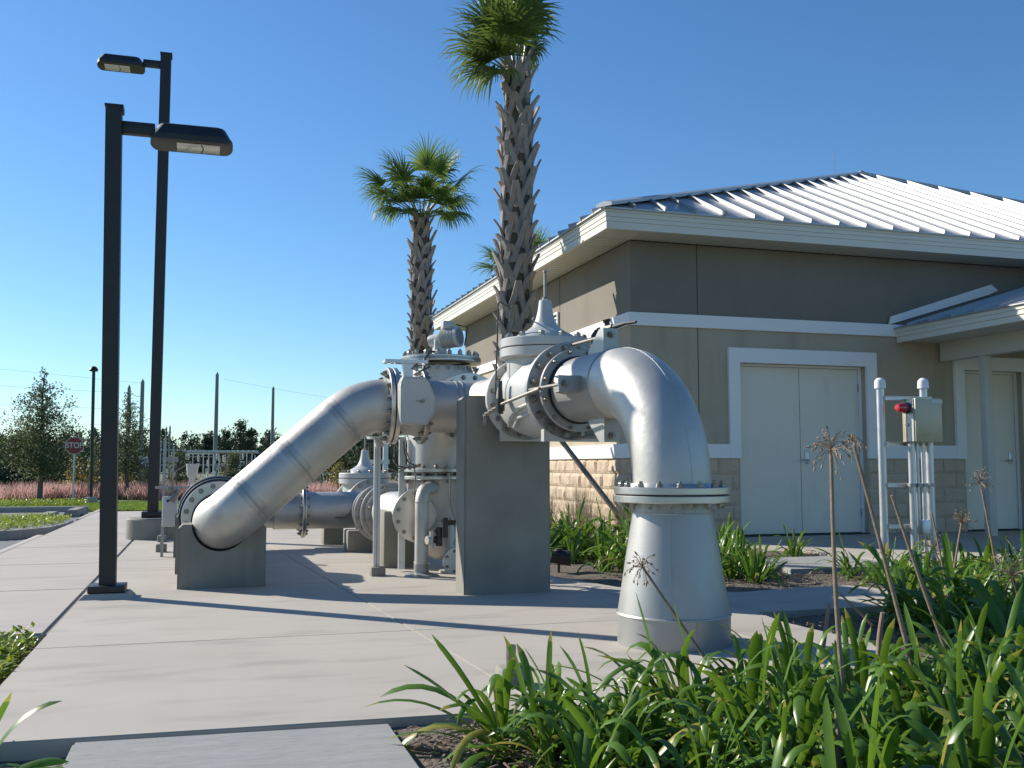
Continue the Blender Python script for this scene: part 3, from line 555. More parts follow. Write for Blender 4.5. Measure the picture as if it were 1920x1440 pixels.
# ---- low left run (goes away) with couplings, and low cross pipe ----
t=thing('low_pipe',(AX,9,AZ),'horizontal pipe running away behind the front saddle with sleeve coupling and flanges','pipe')
b=B(); b.tube([(AX,SY+.28,AZ),(AX-.02,11.0,AZ-.03)]+[V((AX-.02,11.0,AZ-.05))+V((.4*(1-cos(a)),.4*sin(a),0)) for a in (.2,.5,.8,1.1,1.4,1.57)]+[(1.05,11.4,.42)],PR-.004,n=48,cap=False); b.o('pipe',M_steelb,t)
for y in (8.22,8.38): ring((AX,y,AZ),(0,1,0),PR+.012,PR-.01,.03,t,M_rubber,'coupling_gasket')
flange((AX,8.78,AZ),(0,-1,0),.30,.2,.04,t,nb=16,bR=.262,ph=.5,br=.018,bh=.008)
ring((AX,8.86,AZ),(0,1,0),.318,.2,.015,t,M_rubber,'gasket'); flange((AX,8.95,AZ),(0,-1,0),.322,.2,.04,t,nb=0); ring((AX,9.1,AZ),(0,1,0),.335,.2,.02,t,M_rubber,'gasket'); flange((AX,9.22,AZ),(0,-1,0),.34,.2,.05,t,nb=0)
t=thing('low_cross_pipe',(1.0,11.4,.4),'low horizontal pipe with blue-grey flange pair crossing behind the sloping pipe','pipe')
b=B(); b.tube([(.75,11.4,.41),(1.86,11.4,.41)],PR,n=48,cap=False); b.o('pipe',M_steel,t)
flange((1.045,11.4,.41),(-1,0,0),.298,.2,.034,t,nb=16,ph=.5); ring((1.047,11.4,.41),(1,0,0),.285,.2,.008,t,M_rubber,'gasket'); flange((1.09,11.4,.41),(1,0,0),.298,.2,.034,t,nb=16,ph=.5)
b=B(); b.tube([(1.40,11.195,.34),(1.5,11.19,.33),(1.56,11.19,.37),(1.57,11.2,.42)],.004,n=6); b.o('scratch_mark',M_rubber,t)
# far second valve on lower run
src=cv
def copy_tree(o,parent=None,off=None):
    c=o.copy(); COL.objects.link(c)
    if parent: mi=o.matrix_parent_inverse.copy(); c.parent=parent; c.matrix_parent_inverse=mi
    for ch in o.children: copy_tree(ch,c)
    return c
c2=copy_tree(cv); c2.location=(1.905,11.75,.44); c2['label']='white control valve far behind, seen between sloping pipe and strut post'
# end coupling by the low block
t=thing('pipe_coupling',(1.80,10.6,.45),'dark flanged coupling on the low pipe beside the small concrete block','coupling')
b=B(); b.tube([(1.74,10.2,.42),(1.80,11.4,.42)],.2,n=40,cap=False); b.o('sleeve',M_steel,t)
flange((1.78,10.3,.42),(0,-1,0),.3,.2,.04,t,M_dull,nb=16,ph=.5); ring((1.79,10.34,.42),(0,1,0),.305,.2,.015,t,M_rubber,'gasket'); flange((1.79,10.7,.42),(0,-1,0),.27,.2,.04,t,M_dull,nb=12,ph=.5)
b=B(); b.lathe([(.24,0),(.24,.12)],(1.79,10.5,.42),(0,1,0),40); b.o('coupling_body',M_steelb,t)
b=B(); b.lathe([(PR,0),(PR,-1.2),(.15,-1.55),(.15,-1.95)],(1.79,10.4,.43),V((.012,1,-.03)),44); b.o('reducer',M_steel,t)
for y_,r0 in ((9.9,.30),(9.86,.26)): flange((1.785,y_,.435),(0,-1,0),r0,.2,.035,t,M_dull,nb=12,ph=.5)
def lowblock(x0,x1,y0,y1,z,label):
    t=thing('concrete_block',((x0+x1)/2,(y0+y1)/2,0),label,'concrete block','low concrete blocks under the far pipes'); b=B(); b.box((x0,y0,-.02),(x1,y1,z),bev=.02); b.o('concrete_block',M_block,t); return t
lowblock(1.34,1.57,11.75,12.0,.21,'small concrete block under the low cross pipe, leftmost of three')
lowblock(1.46,1.78,10.62,10.9,.23,'squat concrete block, middle of three under the low pipes')
lowblock(1.545,1.82,8.92,9.4,.50,'chamfered concrete block beside the strainer, tallest of the low blocks')
# small concrete footings
def footing(x,y,s,h,label,stub,sr=.014,sh=.05):
    t=thing('concrete_footing',(x,y,0),label,'concrete footing','small concrete footings with pipe stubs'); b=B(); b.box((x-s,y-s,-.02),(x+s,y+s,h),bev=s*.25); b.o('footing',M_block,t)
    b=B(); b.cyl((x,y,h-.005),(x,y,h+sh),sr,n=14); b.o('pipe_stub',stub,t)
footing(-.40,11.3,.055,.085,'small concrete cube footing left of the saddles, nearer of the pair',M_block,.02,.012)
footing(-.45,12.8,.05,.075,'small concrete footing left of the saddles, farther of the pair',M_galv,.014,.03)
footing(1.24,4.06,.055,.075,'concrete footing with shiny steel stub at the edge of the foreground lilies',M_bolt,.021,.085)
# electrical stand far left
t=thing('instrument_rack',(-.32,10.7,0),'pale grey box on galvanised channels left of the pipe saddles','instrument box')
b=B(); b.box((-.375,10.6,.30),(-.235,10.72,.60),bev=.01); bx=b.o('box',M_white,t); b=B(); b.cyl((-.325,10.597,.555),(-.325,10.602,.555),.014,n=12); b.o('latch',M_louv,bx)
b=B(); b.box((-.385,10.66,.0),(-.358,10.70,1.16)); b.o('channel_post',M_dull,t); b=B(); b.box((-.26,10.70,-.01),(-.24,10.72,.3)); b.o('channel_post',M_dull,t); b=B(); b.box((-.295,10.66,.6),(-.275,10.69,1.1)); b.o('channel_post',M_dull,t)
b=B(); b.box((-.45,10.62,.675),(-.10,10.66,.70)); b.o('crossbar',M_dull,t); b=B(); b.box((-.39,10.70,.94),(-.24,10.72,.99)); b.o('crossbar',M_dull,t)
b=B(); b.tube([(-.18,10.64,.9),(-.26,10.64,.85),(-.29,10.64,.75),(-.29,10.64,.6)],.008,n=6); b.cyl((-.29,10.6,.55),(-.22,10.6,.66),.03,n=8); b.cyl((-.31,10.6,.64),(-.31,10.6,.69),.03,n=8); b.o('conduit',M_rod,t)
t=thing('rain_gauge',(-.13,11.58,0),'white bucket-shaped instrument on a thin pole above the left saddles','instrument')
b=B(); b.lathe([(0,.72),(.025,.72),(.03,.76),(.055,.80),(.062,.86),(.068,.91),(.07,.925),(0,.925)],(-.11,11.58,0),n=20); b.o('bucket',M_white,t); b=B(); b.cyl((-.11,11.58,.0),(-.11,11.58,.72),.014,n=8); b.o('pole',M_galv,t)
# far floodlight & mast at second valve
t=thing('mast_instruments',(2.2,12.6,0),'pale square post and small black sensor behind the far white valve','instrument post')
b=B(); b.box((2.17,12.6,.0),(2.23,12.66,1.33)); b.box((1.95,12.62,.93),(2.25,12.66,.98)); b.o('post',M_galv,t)
b=B(); b.box((1.93,12.5,1.18),(2.03,12.6,1.26),bev=.01); b.cyl((1.98,12.55,1.0),(1.98,12.55,1.2),.012,n=8); b.tube([(1.9,12.5,.95),(1.8,12.5,.9),(1.82,12.5,.7),(1.95,12.5,.72),(2.0,12.5,.9)],.008,n=6); b.o('sensor',M_black,t)
# ---------------- street lamps ----------------
def street_lamp(x,y,H_,armdir,label,pw,lean,pedestal):
    t=thing('street_lamp',(x,y,0),label,'street lamp','dark square-post street lamps'); h=pw/2
    z0=.25 if pedestal else 0
    if pedestal:
        b=B(); b.lathe([(0,z0+.01),(.29,z0+.01),(.31,z0-.01),(.315,-.02)],(x,y,0),n=40); b.o('concrete_pedestal',M_block,t)
        b=B(); b.box((x-.13,y-.13,z0+.01),(x+.13,y+.13,z0+.085),bev=.006); b.o('base_plate',M_post,t)
    else:
        b=B(); 
        b.poly([(x-.17,y-.17,.0),(x+.17,y-.17,.0),(x+.17,y+.17,.0),(x-.17,y+.17,0)]); 
        vs=[b.m.verts.new((x+sx*.135,y+sy*.135,.035)) for sx,sy in ((-1,-1),(1,-1),(1,1),(-1,1))]; b.m.verts.ensure_lookup_table()
        for i in range(4): b.m.faces.new((b.m.verts[i],b.m.verts[(i+1)%4],vs[(i+1)%4],vs[i]))
        b.m.faces.new(vs); b.o('grout_pad',M_conc,t,smooth=False)
        b=B(); b.box((x-.12,y-.12,.036),(x+.12,y+.12,.085),bev=.006); b.o('base_plate',M_post,t)
    zb=z0+.06; tp=V((x+lean,y,H_))
    b=B(); bx=[V((x+sx*h,y+sy*h,zb)) for sx,sy in ((-1,-1),(1,-1),(1,1),(-1,1))]; b.poly(bx,ext=tp-V((x,y,zb))); bmesh.ops.recalc_face_normals(b.m,faces=b.m.faces); b.o('post',M_post,t,smooth=False)
    b=B(); b.box(tp+V((-h-.006,-h-.006,-.002)),tp+V((h+.006,h+.006,.012))); b.box(tp+V((h-.0,-h-.006,-.03)),tp+V((h+.012,h+.006,.012))); b.o('post_cap',M_post,t,smooth=False)
    s=armdir; az=H_-.14
    b=B(); b.box((min(tp.x+s*h,tp.x+s*.28),y-.03,az-.045),(max(tp.x+s*h,tp.x+s*.28),y+.03,az+.045),bev=.004); b.o('arm',M_post,t)
    hx=tp.x+s*.25; L=.575; W=.155
    b=B() # housing: lofted plan outline, rounded ends
    def outl(k,z,ins):
        o=[]
        for i in range(24):
            a=2*pi*i/24; cx=cos(a); sy=sin(a); px_=(L/2-ins-W*.6)*(1 if cx>0 else -1)+W*.6*cx if abs(cx)>1e-6 else (L/2-ins-W*.6); py=(W-ins)*max(-1,min(1,sy*1.25))
            o.append(V((hx+s*(L/2)+px_,y+py,z)))
        return o
    rings=[outl(0,az-.10,.012),outl(0,az-.095,.0),outl(0,az-.055,.0),outl(0,az-.045,.008),outl(0,az+.03,.05),outl(0,az+.04,.07)]
    rv=[[b.m.verts.new(p) for p in r_] for r_ in rings]
    for a_,b_ in zip(rv,rv[1:]):
        for i in range(24): j=(i+1)%24; b.m.faces.new((a_[i],a_[j],b_[j],b_[i]))
    b.m.faces.new(rv[0]); b.m.faces.new(rv[-1]); hd=b.o('lamp_head',M_post,t,ang=30)
    xc_=hx+s*(L*.58); b=B(); b.box((xc_-.15,y-.105,az-.106),(xc_+.15,y+.105,az-.101),bev=.002); b.o('lens',M_lens,hd)
    b=B(); b.tube([(xc_+.02,y-.1,az-.108),(xc_+.035,y,az-.108),(xc_+.02,y+.1,az-.108)],.004,n=6); b.o('lens_rib',M_post,hd)
street_lamp(-.61,7.55,3.46,1,'nearer dark street lamp standing on the pad joint, head pointing right',.108,-.06,False)
street_lamp(-.585,13.42,6.22,-1,'taller dark street lamp on a round concrete pedestal, head pointing left',.13,.0,True)
t=thing('post_light',(-3.64,37.9,-.4),'slim dark post with a domed cap beyond the parking lot','post light')
b=B(); b.cyl((-3.70,37.9,-.2),(-3.75,37.9,4.25),.055,n=10); b.o('post',M_post,t); b=B(); b.lathe([(0,4.2),(.14,4.22),(.15,4.27),(.12,4.34),(.06,4.39),(0,4.4)],(-3.75,37.9,0),n=16); b.o('dome_cap',M_post,t); b=B(); b.lathe([(.22,-.5),(.22,-.2),(.18,-.17),(0,-.17)],(-3.70,37.9,0),n=20); b.o('concrete_base',M_conc,t)
# ---------------- building ----------------
XC,YC,XE,YE=5.081,11.511,17.1,19.85
E0=(4.522,10.952); E1=(17.65,20.41); ZFB,ZFT=3.738,3.985
t=thing('pump_building',((XC+XE)/2,(YC+YE)/2,0),'taupe stucco pump house with block base, white bands and metal hip roof','building')
b=B(); 
ox0,ox1,od=6.59,8.51,2.235; dx0,dx1=10.10,11.12
# upper wall (grey taupe) and lower wall (tan): boxes, set around the door openings
b.box((XC,YC,2.70),(XE,YE,ZFB+.0)); b.o('upper_wall',M_stuc1,t,smooth=False)
b=B(); zl=1.05
b.box((XC,YC+.25,0),(XC+.25,YE,2.69)); b.box((XC,YC,zl),(ox0,YC+.25,2.69)); b.box((ox1,YC,zl),(dx0,YC+.25,2.69)); b.box((dx1,YC,zl),(XE,YC+.25,2.69)); b.box((ox0,YC,od),(ox1,YC+.25,2.69)); b.box((dx0,YC,od),(dx1,YC+.25,2.69)); b.box((XC+.25,YE-.25,0),(XE,YE,2.69)); b.box((XE-.25,YC+.25,0),(XE,YE-.25,2.69))
b.box((XC,YC,0),(ox0,YC+.25,zl)); b.box((ox1,YC,0),(dx0,YC+.25,zl)); b.box((dx1,YC,0),(XE,YC+.25,zl)); b.o('lower_wall',M_stuc2,t,smooth=False)
# stucco control joints
b=B(); b.box((XC+.93,YC-.004,2.83),(XC+.938,YC+.01,ZFB)); b.box((XC+.93,YC-.004,1.18),(XC+.938,YC+.01,2.66)); b.box((XC-.004,YC+2.6,2.83),(XC+.01,YC+2.608,ZFB)); b.box((XC-.004,YC+5.2,2.83),(XC+.01,YC+5.208,ZFB)); b.o('control_joint',M_louv,t,smooth=False)
b=B(); p=.035
b.box((XC-p,YC-p,2.661),(XE+p,YC+.0,2.825)); b.box((XC-p,YC,2.661),(XC,YE,2.825)); b.o('upper_band',M_trim,t,smooth=False)
b=B(); p=.04; tw=.158
b.box((XC-p,YC-p,1.0),(ox0-tw,YC,1.18)); b.box((XC-p,YC,1.0),(XC,YE,1.18)); b.box((ox1+tw,YC-p,1.0),(dx0-tw,YC,1.18)); b.box((dx1+tw,YC-p,1.0),(XE,YC,1.18)); b.o('lower_band',M_trim,t,smooth=False)
b=B(); p=.045
for a0,a1 in ((ox0,ox1),(dx0,dx1)):
    b=B(); b.box((a0-tw,YC-p,1.0),(a0,YC-.0,od)); b.box((a1,YC-p,1.0),(a1+tw,YC-.0,od)); b.box((a0-tw,YC-p,od),(a1+tw,YC,od+.19)); b.o('door_surround',M_trim,t,smooth=False)
# split face block base
def blockface(b,o,u,nrm,L,H_,bw=.40,bh=.20):
    o=V(o);u=V(u);nrm=V(nrm); rows=int(round(H_/bh))
    for r in range(rows):
        x=-(bw/2 if r%2 else 0)
        while x<L:
            x0=max(x,0)+.004; x1=min(x+bw,L)-.004; x+=bw
            if x1-x0<.02: continue
            z0=r*bh+.004; z1=(r+1)*bh-.004; nx=max(2,int((x1-x0)/.04)); nz=5; k=random.random()*50
            gr=[]
            for j in range(nz+1):
                row=[]
                for i in range(nx+1):
                    xx=x0+(x1-x0)*i/nx; zz=z0+(z1-z0)*j/nz; e=0 if i in(0,nx) or j in (0,nz) else 1
                    dd=.012+(.012+.022*mn.noise(V((xx*9+k,zz*9,k))))*e if e else .004
                    row.append(b.m.verts.new(o+u*xx+V((0,0,zz))+nrm*dd))
                gr.append(row)
            for j in range(nz):
                for i in range(nx): b.m.faces.new((gr[j][i],gr[j][i+1],gr[j+1][i+1],gr[j+1][i]))
b=B(); blockface(b,(XC,YE,0),(0,-1,0),(-1,0,0),YE-YC,1.0); b.o('block_base',M_cmu,t,ang=20); b=B(); blockface(b,(XC,YC,0),(1,0,0),(0,-1,0),ox0-tw*.0-XC-.02,1.0); b.o('block_base',M_cmu,t,ang=20); b=B(); blockface(b,(ox1+.02,YC,0),(1,0,0),(0,-1,0),dx0-ox1-.04,1.0); b.o('block_base',M_cmu,t,ang=20); b=B(); blockface(b,(dx1+.02,YC,0),(1,0,0),(0,-1,0),2.5,1.0)
b.o('block_base',M_cmu,t,ang=20)
# doors
mid=(ox0+ox1)/2
for a0,a1,hs in ((ox0+.012,mid-.004,-1),(mid+.004,ox1-.05,1),(dx0+.03,dx1-.06,-1)):
    b=B(); b.box((a0,YC+.10,.02),(a1,YC+.145,od-.035),bev=.003); d=b.o('door',M_door,t,smooth=False)
    b=B(); hx=a0+.0 if hs<0 else a1
    for z in (.28,1.15,1.95): b.cyl((hx,YC+.095,z-.055),(hx,YC+.095,z+.055),.011,n=8)
    b.o('hinge',M_dull,d)
b=B(); b.box((ox0,YC+.09,od-.03),(ox1,YC+.16,od)); b.box((ox1-.045,YC+.09,0),(ox1,YC+.16,od-.03)); b.o('door_frame',M_trim,t,smooth=False); b=B(); b.box((dx0,YC+.09,od-.03),(dx1,YC+.16,od)); b.box((dx0,YC+.09,0),(dx0+.025,YC+.16,od-.03)); b.box((dx1-.05,YC+.09,0),(dx1,YC+.16,od-.03)); b.o('door_frame',M_trim,t,smooth=False)
b=B(); b.box((ox0,YC+.18,0),(ox1,YC+.2,od)); b.o('door_backing',M_louv,t,smooth=False); b=B(); b.box((dx0,YC+.18,0),(dx1,YC+.2,od)); b.o('door_backing',M_louv,t,smooth=False)
b=B(); b.box((ox0,YC-.02,-.01),(ox1,YC+.17,.012)); b.o('threshold',M_louv,t,smooth=False)
b=B(); b.box((dx0,YC-.02,-.01),(dx1,YC+.17,.012)); b.o('threshold',M_louv,t,smooth=False)
for hx,sg in ((mid+.09,1),(dx1-.16,-1)):
    b=B(); b.box((hx-.03,YC+.088,.93),(hx+.03,YC+.101,1.10),bev=.004); b.cyl((hx,YC+.09,.98),(hx,YC+.03,.98),.012,n=8); b.cyl((hx,YC+.035,.98),(hx-.12,YC+.035,.98),.010,n=8); b.o('door_handle',M_galv,t)
# vent
b=B(); vy0,vy1,vz0,vz1=14.15,14.6,2.98,3.22
b.box((XC-.03,vy0,vz0),(XC,vy0+.03,vz1)); b.box((XC-.03,vy1-.03,vz0),(XC,vy1,vz1)); b.box((XC-.03,vy0+.03,vz0),(XC,vy1-.03,vz0+.03)); b.box((XC-.03,vy0+.03,vz1-.03),(XC,vy1-.03,vz1))
b.box((XC-.028,vy0+.03,vz0+.085),(XC-.004,vy1-.03,vz0+.11)); b.box((XC-.028,vy0+.03,vz0+.145),(XC-.004,vy1-.03,vz0+.165)); v1=b.o('louvre_vent',M_trim,t,smooth=False)
b=B(); b.box((XC-.004,vy0+.03,vz0+.03),(XC-.001,vy1-.03,vz1-.03)); b.o('vent_opening',M_louv,v1,smooth=False)
# fascia: three lapped steps round the eave
def ringbox(b,x0,y0,x1,y1,z0,z1,d):
    b.box((x0,y0,z0),(x1,y0+d,z1)); b.box((x0,y1-d,z0),(x1,y1,z1)); b.box((x0,y0+d,z0),(x0+d,y1-d,z1)); b.box((x1-d,y0+d,z0),(x1,y1-d,z1))
b=B(); hz=ZFT-ZFB
for k,(f0,f1,ins) in enumerate(((0,.36,.024),(.36,.58,.016),(.58,.80,.008),(.80,1.0,0))):
    ringbox(b,E0[0]+ins,E0[1]+ins,E1[0]-ins,E1[1]-ins,ZFB+hz*f0+(.002 if k else 0),ZFB+hz*f1,.05)
b.o('fascia',M_fascia,t,smooth=False)
b=B()
x=E0[0]+.07
def soff(b):
    z=ZFB+.012
    b.box((E0[0]+.074,E0[1]+.074,z),(E1[0]-.074,YC,z+.01)); 
    b.box((E0[0]+.074,YC,z),(XC,E1[1]-.074,z+.01)); b.box((XC,YE,z),(E1[0]-.074,E1[1]-.074,z+.01)); b.box((XE,YC,z),(E1[0]-.074,YE,z+.01))
    y=YC
    while y<YE: b.box((E0[0]+.08,y,z-.004),(XC,y+.008,z-.001)); y+=.15
    x=XC
    while x<XE: b.box((x,E0[1]+.08,z-.004),(x+.008,YC,z-.001)); x+=.15
soff(b); b.o('soffit',M_soffit,t,smooth=False)
# roof
AP=V((11.65,15.7,6.341)); o_=.03; zr=ZFT+.004
cs=[V((E0[0]-o_,E0[1]-o_,zr)),V((E1[0]+o_,E0[1]-o_,zr)),V((E1[0]+o_,E1[1]+o_,zr)),V((E0[0]-o_,E1[1]+o_,zr))]
rt=B()
for i in range(4): rt.poly([cs[i],cs[(i+1)%4],AP],ext=(0,0,-.02))
roof=rt.o('roof',M_roof,t,smooth=False)
def seams(b,A,Bp,C,sp,h=.05,wd=.022,phase=.1):
    """standing seams on triangle A-B (eave) with apex C"""
    A,Bp,C=V(A),V(Bp),V(C); u=(Bp-A).normalized(); n=(Bp-A).cross(C-A).normalized(); up=n.cross(u); 
    if n.z<0:n=-n
    if up.z<0: up=-up
    L=(Bp-A).length; cx=(C-A).dot(u); hh=(C-A).dot(up); s=phase
    while s<L:
        top=hh*(s/cx if s<cx else (L-s)/(L-cx))*.985
        if top>.05:
            p=A+u*s; q=p+up*top; b.poly([p-u*wd/2-up*.012,p+u*wd/2-up*.012,q+u*wd/2,q-u*wd/2],ext=n*h)
        s+=sp
b=B()
for i in range(4): seams(b,cs[i],cs[(i+1)%4],AP,.408,phase=.395 if i==0 else .2)
bmesh.ops.recalc_face_normals(b.m,faces=b.m.faces); b.o('standing_seams',M_roof,roof,smooth=False)
b=B()
for i in range(4):
    d=(AP-cs[i]); s_=d.cross(V((0,0,1))).normalized()*.11; n_=V((0,0,.06)); q=cs[i]; 
    b.m.faces.new([b.m.verts.new(p) for p in (q-s_+V((0,0,.035)),q+n_,AP+n_,AP-s_*.6+V((0,0,.035)))]); b.m.faces.new([b.m.verts.new(p) for p in (q+n_,q+s_+V((0,0,.035)),AP+s_*.6+V((0,0,.035)),AP+n_)])
    b.m.faces.new([b.m.verts.new(p) for p in (q-s_+V((0,0,.035)),q-s_+V((0,0,-.005)),q+s_+V((0,0,-.005)),q+s_+V((0,0,.035)),q+n_)])
    for sg in (-1,1): b.m.faces.new([b.m.verts.new(p) for p in (q+s_*sg+V((0,0,.035)),AP+s_*sg*.6+V((0,0,.035)),AP+s_*sg*.6+V((0,0,-.02)),q+s_*sg+V((0,0,-.005)))])
b.o('hip_cap',M_roof,roof,smooth=False)
b=B(); b.lathe([(.09,-.03),(.05,.06),(0,.08)],AP,n=10); b.cyl(AP+V((-.5,.1,-.1)),AP+V((-.52,.1,.42)),.006,n=5); b.o('lightning_rod',M_galv,roof)
# entrance canopy: gable eave along Y
CX0,CX1,CY0=8.98,16.9,7.4; cz=2.575; ct=cz+.185; ps=.30
b=B(); hz=.185
for k,(f0,f1,ins) in enumerate(((0,.4,.022),(.4,.72,.010),(.72,1,0))):
    b.box((CX0+ins,CY0+ins,cz+hz*f0+(.002 if k else 0)),(CX0+.05,YC-.04,cz+hz*f1)); b.box((CX0+.05,CY0+ins,cz+hz*f0+(.002 if k else 0)),(CX1,CY0+.05,cz+hz*f1))
cf=b.o('canopy_fascia',M_fascia,t,smooth=False)
b=B(); b.box((CX0+.052,CY0+.052,cz+.02),(CX1,YC-.002,cz+.03)); b.o('canopy_soffit',M_soffit,t,smooth=False)
rx=12.9; b=B(); b.poly([(CX0-.03,CY0-.03,ct),(rx,CY0-.03,ct+(rx-CX0)*ps),(rx,YC-.003,ct+(rx-CX0)*ps),(CX0-.03,YC-.003,ct)],ext=(0,0,.012)); cr=b.o('canopy_roof',M_roof,t,smooth=False)
b=B(); y=CY0+.1; sl_=V((1,0,ps)).normalized()
while y<YC-.1:
    p=V((CX0-.03,y,ct+.012)); q=p+sl_*4; b.poly([p,p+V((0,.018,0)),q+V((0,.018,0)),q],ext=(0,0,.035)); y+=.408
bmesh.ops.recalc_face_normals(b.m,faces=b.m.faces); b.o('standing_seams',M_roof,cr,smooth=False)
b=B(); b.poly([(CX0-.1,YC-.03,ct+.06),(CX0-.07,YC-.03,ct+.17),(10.6,YC-.03,ct+.70),(10.72,YC-.03,ct+.62),(10.55,YC-.03,ct+.55)],ext=(0,-.03,0)); bmesh.ops.recalc_face_normals(b.m,faces=b.m.faces); b.o('wall_flashing',M_trim,cr,smooth=False)
b=B(); b.box((9.70,CY0+.3,2.34),(9.84,YC-.045,cz+.018)); b.o('canopy_beam',M_soffit,t,smooth=False)
b=B(); b.box((9.715,10.66,0),(9.825,10.77,2.339),bev=.005); b.o('canopy_post',M_soffit,t)
b=B(); b.box((9.715,CY0+.35,0),(9.825,CY0+.46,2.339),bev=.005); b.o('canopy_post',M_soffit,t)
# ---------------- cabinet rack ----------------
t=thing('control_cabinet_rack',(6.1,7.75,0),'galvanised two-post rack with stained steel box and conduits before the double doors','instrument rack')
for x,h_ in ((5.885,1.655),(6.355,1.665)):
    b=B(); b.cyl((x,7.75,-.05),(x,7.75,h_),.035,n=24); p_=b.o('post',M_galv,t); b=B(); b.lathe([(.05,h_-.05),(.05,h_),(.045,h_+.025),(.025,h_+.045),(0,h_+.05)],(x,7.75,0),n=24); b.o('post_cap',M_pvc,p_)
b=B()
for z in (.36,.73,1.10,1.515): b.box((5.90,7.70,z-.018),(6.40,7.705,z+.018)); b.box((5.90,7.68,z-.018),(6.40,7.70,z-.014)); b.box((5.90,7.68,z+.014),(6.40,7.70,z+.018))
b.o('strut_rail',M_galv,t,smooth=False)
b=B(); b.box((6.06,7.50,1.115),(6.345,7.68,1.505),bev=.006); cb=b.o('cabinet_box',M_cab,t); b=B(); b.box((6.23,7.497,1.46),(6.35,7.4995,1.495)); b.o('name_plate',M_signw,cb,smooth=False); b=B(); b.box((6.052,7.52,1.12),(6.0585,7.6,1.5)); b.cyl((6.05,7.6,1.27),(6.04,7.6,1.27),.016,n=10); b.o('side_bracket',M_galv,cb)
b=B(); b.lathe([(0,0),(.05,0),(.05,.03),(.035,.04)],(6.05,7.6,1.42),(-1,-.2,0),20); bc=b.o('beacon_base',M_black,t); b=B(); b.lathe([(.045,.03),(.045,.07),(.038,.11),(.03,.125),(0,.13)],(6.05,7.6,1.42),(-1,-.2,0),20); b.o('beacon_lens',M_red,bc)
for x,r_ in ((6.115,.03),(6.175,.016),(6.235,.015),(6.31,.034)):
    b=B(); b.cyl((x,7.64,-.05),(x,7.64,1.11),r_,n=16); b.o('conduit',M_galv,t)
b=B()
for x in (6.10,6.175,6.235,6.31): b.box((x-.025,7.605,.715),(x+.025,7.66,.745))
b.o('conduit_clamp',M_dull,t,smooth=False)
b=B(); b.box((6.16,7.57,.24),(6.24,7.62,.42),bev=.008); b.o('junction_box',M_galv,t)
# ---------------- palms ----------------
def frond_fan(vs,fs,cs,hub,axis,up,L,n=30,spread=R_(150),droop=.5,rnd=random,w=.03):
    axis=axis.normalized(); side=axis.cross(up).normalized(); up=side.cross(axis).normalized()
    for i in range(n):
        a=spread*((i+.5)/n-.5)*2*.5*2*.5
        a=-spread+2*spread*(i+.5)/n; a*=.5*1.0
        d=(axis*cos(a)+side*sin(a)+up*(.12*cos(a*1.2)+rnd.uniform(-.05,.05))).normalized()
        l=L*(1-.28*abs(a)/(spread*.5)*.6)*rnd.uniform(.85,1.08); base=hub-axis*.02+axis*(.10*L*cos(a)); p=base; sd=(d.cross(up)).normalized()
        ww=[w*.35,w,w*.9,w*.5,w*.05]; segs=4; k=len(vs); tw=rnd.uniform(-.3,.3); sd=(sd+up*tw).normalized()
        dr=droop*rnd.uniform(.6,1.4); tint=rnd.random()*.5 if rnd.random()<.12 else 0
        for s in range(segs+1):
            vs.append(p+sd*ww[s]/2); vs.append(p-sd*ww[s]/2)
            if s<segs: 
                p=p+d*(l/segs); d=(d+V((0,0,-1))*dr*(.10+.17*s)).normalized()
        for s in range(segs): fs.append((k+2*s,k+2*s+1,k+2*s+3,k+2*s+2)); cs.append(tint)
